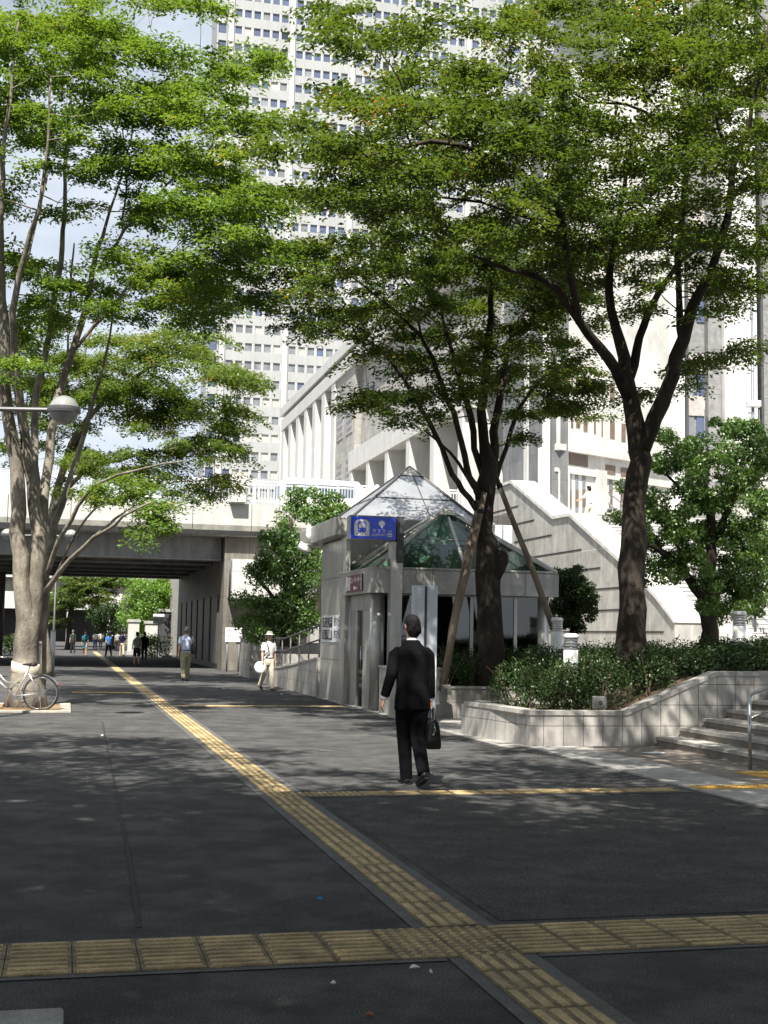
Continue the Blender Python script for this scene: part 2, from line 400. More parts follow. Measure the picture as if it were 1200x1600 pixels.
structure(m.build('tactile_path', [YEL, YELD]))
m = MB(grid=True)
for q in range(5): tile(m, .2 + q * W, 32.6, W, 'a', False)
structure(m.build('tactile_path', [YEL2, YEL2]))

# granite kerb strip, brick landing and yellow slabs on the right
m = MB(grid=True); m.box(6.33, 7.16, 4, 17.15, -.05, .022); structure(m.build('kerb_strip', GRAN))
m = MB(grid=True); m.box(5.98, 6.38, 17.15, 31.2, -.05, .018); structure(m.build('kerb_strip', GRAN))
m = MB(grid=True); m.box(6.4, 10, 19.3, 23.2, -.05, .016); structure(m.build('pavement', GRAN))
m = MB(grid=True); m.box(7.168, 14, 4, 17.15, -.05, .018); structure(m.build('pavement', BRICKP))
m = MB(grid=True)
for q in range(6): tile(m, 6.36 + q * W, 12.1, W, 'dot', True, .028)
for q in range(3):
    for r_ in (0, 1): tile(m, 7.62 + q * W - .0, 13.1 + r_ * W, W, 'dot', True, .024)
structure(m.build('tactile_path', [YEL2, YEL2]))
m = MB(grid=True); m.box(-3, .05, 3, 5.36, -.05, .05, bev=.01); structure(m.build('kerb_slab', CONC))

# upper terrace and the steps up to it
m = MB(grid=True); m.box(10.6, 60, 17.6, 53, 0, 1.08); structure(m.build('terrace', STEPTOP))
st = thing('stairs', 'low flight of brown tiled steps beside the white tiled planter wall', 'steps', g(8.3, 12, 0))
RUN, RISE = .372, .131
for k in range(8):
    a = 8.3 + k * RUN; z1 = .155 + k * RISE
    m = MB(grid=True); m.box(a, 13.5, 4, 17.13, -.02 if k == 0 else z1 - RISE - .01, z1 - .055); m.cur = 1
    m.box(a - .006, 13.5, 4, 17.13, z1 - .055, z1 - .048); m.cur = 2; m.box(a - .02, 13.5, 4, 17.132, z1 - .048, z1); m.cur = 0
    m.build('step', [STEPT, DARK, STEPTOP], st)
hr = thing('handrail', 'stainless handrail with two rails climbing the brown steps', 'handrail', g(7.96, 13.94, .02))
m = MB(grid=True); m.smooth = True; m.tube([(7.96, 13.94, .018), (7.96, 13.94, .90)], .022, 12); m.build('post', RAILG, hr)
m = MB(grid=True); m.smooth = True; m.tube([(10.6, 13.94, .16), (10.6, 13.94, 1.84)], .022, 12); m.build('post', RAILG, hr)
for zz, r_ in ((.9, .021), (.62, .016)):
    m = MB(grid=True); m.smooth = True; m.tube([(7.96, 13.94, zz - .02), (8.0, 13.94, zz + .015), (8.3, 13.94, zz + .12), (10.6, 13.94, zz + .93), (11.3, 13.94, zz + .95)], r_, 12); m.build('rail', RAILG, hr)

# ---- planters
pl = thing('planter', 'white square tiled planter wall stepping up beside the brown steps, full of hedge', 'planter', g(6.4, 17.2, 0))
m = MB(grid=True)
prof = [(6.4, 0), (12.5, 0), (12.5, 1.03), (9.3, 1.03), (7.87, .45), (6.4, .45)]
m.prism([(a, z) for a, z in prof], 1, 17.2, 17.42)
m.prism([(6.4, 0), (6.62, 0), (6.62, .45), (6.4, .45)], 1, 17.42, 17.5)
# the wall along the road, slightly splayed
for (a0, b0, a1, b1) in [(6.4, 17.42, 6.1, 19.3)]:
    m.add([(a0, b0, 0), (a1, b1, 0), (a1, b1, .47), (a0, b0, .45), (a0 + .22, b0, 0), (a1 + .22, b1, 0), (a1 + .22, b1, .47), (a0 + .22, b0, .45)], [[0, 1, 2, 3], [4, 7, 6, 5], [3, 2, 6, 7], [1, 5, 6, 2]])
m.box(6.1, 8.6, 19.3, 19.5, 0, .47)
m.build('wall', TILE, pl)
m = MB(grid=True)
m.prism([(6.385, .45), (6.385, .51), (7.86, .51), (9.29, 1.09), (12.5, 1.09), (12.5, 1.03), (9.3, 1.03), (7.87, .45)], 1, 17.185, 17.435)
m.add([(6.385, 17.435, .45), (6.085, 19.32, .47), (6.085, 19.32, .53), (6.385, 17.435, .51), (6.63, 17.435, .45), (6.33, 19.32, .47), (6.33, 19.32, .53), (6.63, 17.435, .51)], [[0, 1, 2, 3], [4, 7, 6, 5], [3, 2, 6, 7], [1, 5, 6, 2]])
m.box(6.33, 8.6, 19.28, 19.52, .47, .53)
m.build('coping', mat('coping_stone', (.47, .45, .415), .55, scale=4, fine=.15, tile=(.6, 5), msize=.006, mortar=(.15, .14, .13), stain=.2), pl)
m = MB(grid=True)
m.add([(6.33, 17.43, .43), (7.87, 17.43, .43), (9.3, 17.43, .98), (13, 17.43, 1.0), (13, 22.5, 1.02), (9.5, 22.5, 1.0), (8.4, 19.4, .5), (6.15, 19.28, .44)], [[0, 1, 6, 7], [1, 2, 5, 6], [2, 3, 4, 5]])
m.build('soil', SOIL, pl)
p2 = thing('planter', 'low tiled planter in front of the glass pavilion, set back behind the walking man', 'planter', g(6.1, 24, 0))
m = MB(grid=True); m.box(6.9, 13, 23.3, 23.5, 0, .56); m.box(6.08, 6.3, 23.5, 24.9, 0, .9); m.box(6.3, 6.9, 23.3, 23.52, 0, .9); m.build('wall', TILE2, p2)
m = MB(grid=True); m.box(6.9, 13, 23.28, 23.52, .56, .60); m.box(6.06, 6.92, 23.28, 23.54, .9, .94); m.box(6.06, 6.32, 23.54, 24.92, .9, .94); m.build('coping', MATS['coping_stone'], p2)
m = MB(grid=True); m.box(6.3, 13, 23.54, 25.1, .3, .52); m.build('soil', SOIL, p2)

# little concrete uplighter boxes and white lamp bollards in the hedge
def bollard(px, py_top, Y, h, label):
    top = P(px, py_top, Y); base = top - Vector((0, 0, h))
    t = thing('lamp_bollard', label, 'bollard lamp', base, 'white bollard lamps among the hedge')
    c = (0, 0, 0); r = .115
    m = MB(); m.smooth = True; m.lathe([(r, 0), (r, h - .26)], c, 20); m.build('post', WHITEP, t, local=True)
    m = MB(); m.smooth = True; m.lathe([(r * .9, h - .26), (r * .9, h - .08)], c, 20); m.build('lens', mat('bollard_lens', (.34, .34, .31), .25, var=.1), t, local=True)
    m = MB()
    for k in range(4): m.lathe([(r * 1.0, h - .245 + k * .045), (r * 1.0, h - .225 + k * .045)], c, 20)
    m.build('louvre', RAILG, t, local=True)
    m = MB(); m.smooth = True; m.lathe([(r * 1.06, h - .08), (r * 1.06, h - .02), (r * .8, h), (.01, h + .004)], c, 20); m.build('cap', RAILW, t, local=True)
bollard(892, 990, 20.4, 1.0, 'white bollard lamp nearest the front corner of the planter, standing in the hedge')
bollard(870, 965, 24.5, 1.5, 'white bollard lamp behind the hedge at the foot of the sloping support pole')
bollard(1155, 955, 22.5, 1.0, 'white bollard lamp rising above the hedge beside the bushy evergreen at the steps')
def spotbox(px, py, Y, label):
    p = P(px, py, Y); t = thing('ground_light', label, 'ground light', p - Vector((0, 0, .1)), 'small concrete ground lights')
    m = MB(); m.box(-.09, .09, -.08, .08, 0, .17, bev=.01); m.build('housing', mat('light_box_grey', (.2, .2, .19), .8, fine=.3, stain=.3), t, local=True)
    m = MB(); m.lathe([(.03, 0), (.024, .012)], (0, -.08, .09), 12, Matrix.Rotation(pi / 2, 3, 'X')); m.build('lens', DGREY, t, local=True)
spotbox(937, 1096, 17.85, 'small concrete light box in the soil under the front hedge')
spotbox(697, 1076, 24.0, 'small concrete light box in the back planter beside the walking man')

# ================================================================== OVERPASS
ov = thing('overpass', 'concrete road overpass with white parapet spanning the walkway', 'overpass', g(-10, 52, 0))
m = MB(grid=True); m.box(-60, 40, 53.0, 74.5, 5.45, 6.35); m.build('deck', CONC, ov)
m = MB(grid=True)
x = -60
while x < 39:
    m.box(x + .012, x + 2.388, 52.0, 53.0, 5.9, 6.8); x += 2.4
m.cur = 1; x = -60
while x < 39:
    m.add([(x + .012, 52.0, 5.9), (x + 2.388, 52.0, 5.9), (x + 2.388, 52.12, 5.47), (x + .012, 52.12, 5.47), (x + .012, 52.9, 5.47), (x + 2.388, 52.9, 5.47)], [[0, 1, 2, 3], [3, 2, 5, 4]]); x += 2.4
m.cur = 2; m.box(-60, 39, 52.06, 52.98, 5.5, 6.78); m.build('parapet', [WHITEC, mat('parapet_foot', (.44, .43, .38), .6, scale=2, stain=.3), DARK], ov)
for k, bb in enumerate([53.3, 57.2, 61.1, 65.0, 68.9, 72.8]):
    m = MB(grid=True); m.box(-60, 6.15, bb, bb + .55, 4.55, 5.45); m.box(-60, 6.15, bb - .15, bb + .7, 4.51, 4.56); m.build('girder', GREYC, ov)
m = MB(grid=True); m.box(6.2, 7.0, 52.5, 74.5, 0, 5.45); m.box(7.0, 30, 52.5, 53.3, 0, 5.45); m.build('abutment', mat('abutment_stone', (.19, .175, .15), .6, scale=1.5, tile=(1.2, 1.5), msize=.012, stain=.35), ov)
m = MB(grid=True)
for i in range(7):
    b0 = 54 + i * 2.9; m.box(6.12, 6.2, b0, b0 + 2.2, .25, 3.1)
m.build('panel', mat('underpass_panel', (.06, .058, .055), .5, scale=1.5), ov)
m = MB(grid=True); m.box(6.35, 14, 51.5, 52.5, 2.95, 4.5); m.build('wall_box', mat('wall_box_white', (.62, .61, .58), .5, tile=(1.6, 1.0), msize=.012, stain=.2), ov)
m = MB(grid=True); m.smooth = True; m.tube([(6.3, 51.42, 2.9), (6.3, 51.42, 4.55)], .04, 8); m.tube([(6.3, 51.42, 2.9), (9.3, 51.42, 2.9)], .04, 8); m.build('pipe', DGREY, ov)
for a in (-3.6, -9.5, -15.5, -21.5):
    for bb in (56, 71):
        m = MB(grid=True); m.smooth = True; m.lathe([(.38, 0), (.38, 4.55)], (a, bb, 0), 16); m.build('pier', GREYC, ov)
m = MB(grid=True); m.box(-25, -2.9, 55.3, 56.7, 4.0, 4.5); m.build('pier_cap', CONC, ov)
m = MB(grid=True); m.box(-40, -9.2, 70.5, 71, 0, 4.5); m.build('side_wall', CONC, ov)

rl = thing('railing', 'white barred railing running along the overpass parapet', 'railing', g(0, 52.2, 6.8))
m = MB(grid=True); x = -40.0
while x < 16.8: m.tube([(x, 52.22, 6.86), (x, 52.22, 7.72)], .014, 4, False); x += .125
m.build('bars', RAILW, rl)
for zz, hw in ((7.74, .045), (6.93, .03), (7.62, .02)):
    m = MB(grid=True); m.box(-40, 16.9, 52.22 - hw, 52.22 + hw, zz, zz + .06); m.build('rail', RAILW, rl)
x = -39.5
while x < 16.9:
    m = MB(grid=True); m.box(x - .06, x + .06, 52.13, 52.31, 6.8, 7.86); m.build('post', RAILW, rl); x += 2.6
def pillar(px, label):
    Y = 51.2; p = P(px, 790, Y); a, b_ = ab(p)
    t = thing('railing_pillar', label, 'stone pillar', g(a, 51.95, 6.8)); STN = mat('pillar_stone', (.55, .53, .49), .7, scale=3, fine=.2)
    m = MB(grid=True); m.box(a - .32, a + .32, 51.6, 52.12, 6.8, 7.75, bev=.03); m.build('shaft', STN, t)
    m = MB(grid=True); m.prism([(a - .32 * cos(q), 7.75 + .30 * sin(q)) for q in [pi * k / 10 for k in range(11)]], 1, 51.62, 52.1); m.build('cap', STN, t)
pillar(375, 'round topped stone pillar breaking the white railing on the overpass')

# upper deck to the right of the overpass
m = MB(grid=True); m.box(7.0, 120, 53.0, 260, 0, 6.52); structure(m.build('upper_deck_pavement', STEPTOP))
m = MB(grid=True); m.box(17, 120, 47.9, 53.0, 0, 6.518); structure(m.build('upper_deck_pavement', STEPTOP))

# white vehicle on the overpass behind the railing
def van():
    p = P(512, 785, 57.5); a, b_ = ab(p); z = 6.36
    t = thing('van', 'white van with a blue window band passing on the overpass behind the railing', 'van', g(a, b_, z)); VW = mat('van_white', (.8, .8, .8), .3, coat=.5, var=.03)
    L_ = 2.3
    m = MB(grid=True)
    pr = [(a - L_, z + .45), (a + L_, z + .45), (a + L_, z + 1.1), (a + L_ - .5, z + 1.35), (a + L_ - 1.1, z + 2.0), (a - L_ + .25, z + 2.06), (a - L_, z + 1.85)]
    m.prism(pr, 1, b_ - .85, b_ + .85); m.build('body', VW, t)
    GL = mat('vehicle_glass', (.06, .09, .13), .08, spec=.8, var=.1)
    for x0, x1 in ((-2.1, -.95), (-.88, .25), (.32, 1.05)):
        m = MB(grid=True); m.box(a + x0, a + x1, b_ - .862, b_ - .84, z + 1.25, z + 1.8); m.build('window', GL, t)
    m = MB(grid=True); m.box(a - L_ - .012, a - L_ + .02, b_ - .7, b_ + .7, z + 1.2, z + 1.78); m.build('window', GL, t)
    for xx in (-1.4, 1.4):
        for yy in (-.8, .62):
            m = MB(grid=True); m.smooth = True; m.lathe([(.32, 0), (.34, .04), (.34, .14), (.32, .18)], (a + xx, b_ + yy, z + .345), 18, Matrix.Rotation(-pi / 2, 3, 'X')); o = m.build('wheel', DGREY, t)
    m = MB(grid=True); m.box(a + L_ - .08, a + L_ + .02, b_ - .8, b_ - .5, z + .8, z + 1.0); m.build('headlight', GLOBE, t)
    m = MB(grid=True); m.box(a - L_ - .02, a - L_ + .03, b_ - .84, b_ - .7, z + .8, z + 1.3); m.build('tail_light', mat('tail_red', (.5, .03, .02), .3), t)
van()

# ================================================================== beyond the underpass
fb = thing('footbridge', 'second pale footbridge crossing far beyond the underpass', 'footbridge', g(-5, 118, 0))
m = MB(grid=True); m.box(-60, 6.5, 118, 126, 6.0, 6.5); m.build('deck', CONC, fb)
m = MB(grid=True); m.box(-60, 6.5, 117.6, 118, 6.1, 7.9); m.build('parapet', WHITEC, fb)
m = MB(grid=True); m.box(-60, 6.5, 118.4, 119.2, 4.9, 6.0); m.build('girder', mat('beige_girder', (.40, .38, .33), .6, stain=.2), fb)
for a in (-16, 6.1):
    m = MB(grid=True); m.box(a, a + .9, 118.4, 125, 0, 6.0); m.build('pier', GREYC, fb)
fw = thing('far_building', 'white low building with a dark entrance at the far end of the walkway', 'building', g(-8, 170, 0))
m = MB(grid=True); m.box(-60, 40, 172, 190, 4.2, 16); m.build('wall', WHITEC, fw)
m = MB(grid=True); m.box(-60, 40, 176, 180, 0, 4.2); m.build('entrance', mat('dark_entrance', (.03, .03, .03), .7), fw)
for k in range(7):
    m = MB(grid=True); a = -26 + k * 5.2; m.box(a, a + .5, 172.2, 172.7, 0, 4.2); m.build('column', GREYC, fw)
def side_pillar(px, w_, h, label, mt, Y):
    p = P(px, 1000, Y); a, b_ = ab(p); t = thing('stone_pillar', label, 'pillar', g(a, b_, 0), 'pillars beyond the underpass')
    m = MB(grid=True); m.box(a - w_ / 2, a + w_ / 2, b_ - .3, b_ + .3, .25, h - .18); m.build('shaft', mt, t)
    m = MB(grid=True); m.box(a - w_ / 2 - .1, a + w_ / 2 + .1, b_ - .4, b_ + .4, 0, .25); m.build('base', CONC, t)
    m = MB(grid=True); m.box(a - w_ / 2 - .07, a + w_ / 2 + .07, b_ - .37, b_ + .37, h - .18, h); m.build('cap', CONC, t)
side_pillar(208, .7, 2.3, 'tall white pillar left of the round green tree beyond the underpass', WHITEC, 84)
side_pillar(236, .8, 2.2, 'pale pillar beneath the white sign beyond the underpass', WHITEC, 82)
side_pillar(257, .7, 2.9, 'dark pillar just outside the far end of the underpass wall', DGREY, 78)
def board(name, px, py, w_px, h_px, Y, label, ground=0.0, posts=1, mt=None, rz=TH, writing=True):
    c = P(px, py, Y); sc2 = Y / F; w_ = w_px * sc2; h = h_px * sc2
    t = thing(name, label, 'sign board', (c.x, c.y, ground)); t.rotation_euler = (0, 0, rz); zc = c.z - ground
    m = MB(); m.box(-w_ / 2, w_ / 2, -.03, .03, zc - h / 2, zc + h / 2, bev=.008); m.build('panel', mt or WHITEP, t, local=True)
    for k in range(posts):
        x_ = 0 if posts == 1 else (k - .5) * w_ * .7
        m = MB(); m.smooth = True; m.tube([(x_, .06, 0), (x_, .06, zc + h * .4)], .035, 8); m.build('post', POLEG, t, local=True)
    if writing:
        m = MB()
        for k in range(6):
            x0 = -w_ * .42 + (w_ * .5 if k % 3 == 2 else 0); x1 = x0 + w_ * random.uniform(.25, .42); zz = zc + h * (.32 - .12 * k)
            m.box(x0, x1, -.034, -.031, zz - h * .02, zz + h * .025)
        m.build('notice_print', mat('notice_ink', (.16, .2, .26), .5), t, local=True)
    return t
board('sign_board', 248, 967, 17, 15, 76, 'small white sign on a pole in front of the round tree beyond the underpass')
board('notice_board', 365, 992, 26, 22, 51.0, 'white notice board fixed on the abutment wall', posts=2)
board('notice_board', 400, 998, 21, 14, 44, 'small white sign on a single post behind the tiled planter box', posts=1)
board('notice_board', 209, 982, 9, 16, 88, 'narrow white banner sign far beyond the underpass', posts=1, writing=False)

# planter walls, box planter and railings on the left of the lift building
pb = thing('box_planter', 'pale tiled box planter with low leaves by the abutment wall', 'planter', g(6.1, 45, 0))
m = MB(grid=True); m.box(6.1, 7.6, 43.6, 46.2, 0, 1.35); m.build('wall', TILE2, pb)
m = MB(grid=True); m.box(6.06, 7.64, 43.56, 46.24, 1.35, 1.42); m.build('coping', MATS['coping_stone'], pb)
rw = thing('ramp_wall', 'cream tiled ramp wall stepping down beside the lift building', 'low wall', g(6.0, 34, 0))
m = MB(grid=True)
m.prism([(30.95, 0), (40.5, 0), (40.5, .45), (36.5, .55), (31.0, .92), (30.95, .92)], 0, 5.98, 6.2)
m.box(6.2, 9, 40.3, 40.5, 0, .9); m.box(6.3, 14, 41.8, 42.05, 0, 1.25); m.build('wall', TILE2, rw)
m = MB(grid=True); m.prism([(30.95, .92), (31, .92), (36.5, .55), (40.5, .45), (40.5, .50), (36.5, .60), (31, .97), (30.95, .97)], 0, 5.96, 6.22); m.build('coping', MATS['coping_stone'], rw)
rr_ = thing('ramp_railing', 'dark metal railing along the cream tiled ramp wall', 'railing', g(6.1, 34, .9))
def rz_(b_): return .92 + (.55 - .92) * (b_ - 31) / 5.5
for dz in (.85, .5):
    m = MB(grid=True); m.smooth = True; m.tube([(6.1, 31.0, rz_(31) + dz), (6.1, 36.5, rz_(36.5) + dz), (6.1, 40, .5 + dz)], .022, 8); m.build('rail', DGREY, rr_)
for b_ in (31.3, 32.7, 34.1, 35.5, 36.9, 38.3, 39.9):
    m = MB(grid=True); m.smooth = True; m.tube([(6.1, b_, .5), (6.1, b_, max(rz_(b_), .46) + .86)], .02, 8); m.build('post', DGREY, rr_)
bw = thing('retaining_wall', 'grey stained retaining wall behind the ramp railing', 'wall', g(8, 46, 0))
m = MB(grid=True); m.box(8.2, 13, 44, 44.4, 0, 1.9); m.build('wall', CONC, bw); m = MB(grid=True); m.box(8.15, 13, 43.95, 44.45, 1.9, 2.0); m.build('coping', MATS['coping_stone'], bw)
m = MB(grid=True); m.box(8.3, 16.8, 44.4, 52.4, 0, 1.75); structure(m.build('garden_soil_ground', SOIL))

# ================================================================== left edge
tp = thing('tree_kerb', 'pale concrete kerb ring round the foot of the big trunk on the left', 'kerb', g(-.9, 25.9, 0))
m = MB(grid=True)
for x0, x1, y0, y1 in ((-2.3, .15, 24.55, 24.75), (-2.3, -2.1, 24.75, 27), (-.05, .15, 24.75, 27), (-2.3, .15, 27, 27.2)): m.box(x0, x1, y0, y1, 0, .045, bev=.008)
m.build('stone', mat('kerb_white', (.40, .37, .32), .7, scale=4, fine=.2, stain=.3), tp)
m = MB(grid=True); m.box(-2.1, -.05, 24.75, 27, .0, .03); m.build('soil', mat('sandy_soil', (.24, .16, .09), .95, scale=6, fine=.5, bump=.5), tp)
lw = thing('garden_wall', 'white low garden wall at the left edge behind the bicycle', 'low wall', g(-4, 34, 0))
m = MB(grid=True); m.box(-14, -1.85, 33.9, 34.3, 0, .62); m.build('wall', WHITEC, lw); m = MB(grid=True); m.box(-14, -1.8, 33.85, 34.35, .62, .72); m.build('coping', MATS['coping_stone'], lw)
wb = thing('white_cabinet', 'white square cabinet behind the big trunk at the left edge', 'cabinet', g(-2.7, 42, 0))
m = MB(grid=True); m.box(-3.3, -2.2, 42, 42.8, .1, 1.6, bev=.02); m.build('body', WHITEP, wb); m = MB(grid=True); m.box(-3.25, -2.25, 42.02, 42.78, 0, .1); m.build('plinth', CONC, wb)
def post(px, wpx, ytop, ybase, label):
    p = G(px, ybase); Y = p.y; h = P(px, ytop, Y).z; r = wpx * Y / F / 2
    t = thing('post', label, 'post', p)
    m = MB(); m.smooth = True; m.lathe([(r, .05), (r, h)], n=14); m.build('shaft', mat('pale_post', (.42, .42, .40), .5, var=.08), t, local=True)
    m = MB(); m.lathe([(r * 1.6, 0), (r * 1.6, .05)], n=14); m.build('base', POLEG, t, local=True)
    m = MB(); m.smooth = True; m.lathe([(r * 1.08, h), (r * .9, h + .03), (.01, h + .05)], n=14); m.build('cap', POLEG, t, local=True)
post(80.5, 8, 986, 1052, 'pale grey square topped post right of the second trunk')
post(58, 7, 1008, 1086, 'thin grey post between the two trunks behind the bicycle wheel')

def globe_lamp(base, z, dirs, R, label, arm):
    t = thing('street_lamp', label, 'street lamp', base, 'globe street lamps')
    m = MB(); m.smooth = True; m.tube([(0, 0, 0), (0, 0, .5), (0, 0, z + .15)], [.09, .075, .06], 12); m.lathe([(.16, 0), (.16, .04), (.1, .12)], n=14); m.build('pole', DGREY, t, local=True)
    for d in dirs:
        c = Vector((d * arm, 0, z))
        m = MB(); m.tube([(0, 0, z), (d * (arm - R), 0, z)], .045 * R / .27, 8); m.build('arm', DGREY, t, local=True)
        m = MB(); m.smooth = True; m.ball(c, R, 24, 16); o = m.build('globe', GLOBE, t, local=True)
        m = MB(); m.smooth = False; m.lathe([(R * 1.10, -R * .19), (R * 1.12, 0), (R * 1.10, R * .19)], c, 28); m.build('band', DGREY, o, local=True)
    return t
Yl = 21.0; cgl = P(100, 641, Yl)
globe_lamp(Vector((cgl.x - 1.62, Yl, 0)), cgl.z, (1,), .245, 'large globe lamp on a long dark arm in front of the left tree', 1.62)
c1, c2 = P(12, 835, 50), P(111, 839, 50); mid = (c1 + c2) / 2
globe_lamp(Vector((mid.x, 50, 0)), mid.z, (-1, 1), .26, 'double globe lamp standing behind the big trunk before the overpass', (c2 - c1).length / 2)
c1 = P(118, 896, 86); globe_lamp(Vector((c1.x - 1.3, 86, 0)), c1.z, (-1, 1), .27, 'small double globe lamp seen under the overpass beyond its far side', 1.3)
# ================================================================== LIFT BUILDING AND SUBWAY ENTRANCE
SLATE = mat('roof_panel', (.30, .315, .335), .38, metal=.45, scale=.8, var=.1, rmap=.1)
GGLASS = glass_mat('green_glass', (.42, .60, .52), refl=.06)
DGLASS = glass_mat('tinted_glass', (.30, .37, .37), refl=.07)
BLUE = mat('sign_blue', (.015, .07, .80), .3, var=.03, coat=.3)
SWHITE = mat('sign_white', (.82, .82, .82), .4, var=.02)
MAROON = mat('sign_maroon', (.16, .03, .045), .4, var=.05)
lb = thing('lift_building', 'stainless clad lift tower under a grey pyramid roof', 'building', g(8.5, 30, 0))
z = 0.02; k = 0
m = MB(grid=True)
zs = [0.02, .95, 1.9, 2.85, 3.72]
for i in range(4):
    bj = 28.25
    for j in range(2): m.box(6.05, 9.3, bj + .006, bj + 1.344, zs[i] + .005, zs[i + 1] - .005); bj += 1.35
m.cur = 1; m.box(6.075, 9.27, 28.28, 30.93, 0.02, 3.74); m.build('wall', [STEEL, DARK], lb)
m = MB(grid=True); m.box(5.75, 9.5, 27.9, 32.4, 3.74, 4.16, bev=.02); m.build('coping', STEELD, lb)
m = MB(grid=True); m.box(6.4, 9.3, 30.96, 32.3, .02, 3.74); m.build('rear_wall', CONC, lb)
def pyramid(m, a0, a1, b0, b1, z0, apex, gap=0.0):
    c = [(a0, b0, z0), (a1, b0, z0), (a1, b1, z0), (a0, b1, z0)]
    for i in range(4): m.add([c[i], c[(i + 1) % 4], apex], [[0, 1, 2]])
ap = (8.05, 30.2, 5.66); q0 = (6.2, 9.4, 28.5, 32.0, 4.17)
m = MB(grid=True); pyramid(m, *q0, ap); m.build('roof', SLATE, lb)
m = MB(grid=True)
for (a, b_) in ((6.2, 28.5), (9.4, 28.5), (9.4, 32.0), (6.2, 32.0)): m.tube([(a, b_, 4.18), (ap[0], ap[1], ap[2] + .01)], .035, 6)
e = Vector(ap)
for t in (.60, .985):
    m.tube([e.lerp(Vector((6.2, 28.5, 4.17)), t) + Vector((0, -.004, .01)), e.lerp(Vector((9.4, 28.5, 4.17)), t) + Vector((0, -.004, .01))], .014, 5)
    m.tube([e.lerp(Vector((6.2, 28.5, 4.17)), t) + Vector((-.004, 0, .01)), e.lerp(Vector((6.2, 32.0, 4.17)), t) + Vector((-.004, 0, .01))], .014, 5)
m.tube([(8.15, 28.5, 4.19), (ap[0], ap[1] - .01, ap[2])], .012, 5); m.build('roof_seam', DGREY, lb)
m = MB(grid=True); s_ = .17; pyramid(m, ap[0] - .30, ap[0] + .30, ap[1] - .30, ap[1] + .30, ap[2] - .235, (ap[0], ap[1], ap[2] + .045)); m.build('roof_cap', STEELD, lb)

pv = thing('subway_entrance', 'subway entrance pavilion with a green glass pyramid roof and steel fascia', 'subway entrance', g(8, 27, 0))
m = MB(grid=True)
for x0, x1 in ((5.93, 7.2), (7.212, 8.4), (8.412, 9.2), (9.212, 9.95)): m.box(x0, x1, 25.1, 25.35, 2.39, 2.86)
m.box(5.93, 6.2, 25.352, 27.9, 2.39, 2.86); m.box(9.7, 9.95, 25.352, 28.2, 2.39, 2.86); m.build('fascia', STEELD, pv)
m = MB(grid=True); m.box(6.2, 9.7, 25.36, 28.2, 2.40, 2.46); m.build('ceiling', WHITEP, pv)
ap2 = Vector((7.95, 26.75, 4.28)); cs = [Vector((5.98, 25.12, 2.865)), Vector((9.9, 25.12, 2.865)), Vector((9.9, 28.3, 2.865)), Vector((5.98, 28.3, 2.865))]
m = MB(grid=True)
for i in range(4): m.add([cs[i], cs[(i + 1) % 4], ap2], [[0, 1, 2]])
m.build('glass_roof', GGLASS, pv)
m = MB(grid=True); up = Vector((0, 0, .03))
for c in cs: m.tube([c + up, ap2 + up], .055, 6)
for i in range(4):
    mid = (cs[i] + cs[(i + 1) % 4]) / 2; m.tube([mid + up, ap2 + up], .035, 6); m.tube([cs[i] + up * .8, cs[(i + 1) % 4] + up * .8], .03, 6)
    m.tube([cs[i].lerp(ap2, .5), cs[(i + 1) % 4].lerp(ap2, .5)], .015, 5)
m.build('roof_frame', STEEL, pv)
m = MB(grid=True); pyramid(m, ap2.x - .26, ap2.x + .26, ap2.y - .26, ap2.y + .26, ap2.z - .12, (ap2.x, ap2.y, ap2.z + .1)); m.build('roof_cap', STEELD, pv)
for x0, x1 in ((6.35, 7.15), (7.22, 8.12), (8.19, 9.08), (9.15, 9.68)):
    m = MB(grid=True); m.box(x0, x1, 25.44, 25.46, .5, 2.36); m.build('window', DGLASS, pv)
m = MB(grid=True)
for x in (7.15, 8.12, 9.08): m.box(x, x + .07, 25.41, 25.49, .48, 2.385)
m.box(6.3, 9.7, 25.42, 25.48, 2.36, 2.388); m.box(6.3, 9.7, 25.4, 25.5, .42, .5); m.build('window_frame', STEEL, pv)
for (a, b_, r_) in ((6.16, 25.5, .15), (9.74, 25.5, .14), (6.16, 27.75, .13)):
    m = MB(grid=True); m.smooth = True; m.lathe([(r_, .02), (r_, 2.385)], (a, b_, 0), 18); m.build('column', STEEL, pv)
m = MB(grid=True); m.box(9.68, 9.72, 25.6, 28.2, .1, 2.38); m.build('side_glass', DGLASS, pv)
m = MB(grid=True); m.box(6.06, 6.2, 25.66, 27.6, 2.05, 2.385); m.build('door_header', STEELD, pv)
dr = MB(grid=True); dr.box(6.11, 6.13, 26.42, 27.0, .06, 2.04); d_ = dr.build('door', DGLASS, pv)
m = MB(grid=True); m.box(6.08, 6.17, 27.0, 27.62, .02, 2.05); m.box(6.08, 6.17, 25.66, 26.42, .02, 2.05); m.build('door_frame', STEEL, pv)
m = MB(grid=True); m.smooth = True; m.tube([(6.06, 26.5, .8), (6.06, 26.5, 1.3)], .015, 8); o = m.build('handle', RAILG, pv)
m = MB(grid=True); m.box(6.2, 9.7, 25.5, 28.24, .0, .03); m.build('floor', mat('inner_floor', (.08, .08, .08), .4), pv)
m = MB(grid=True); m.box(6.3, 9.68, 28.1, 28.2, .03, 2.4); m.build('inner_wall', mat('inner_wall', (.05, .057, .06), .5), pv)
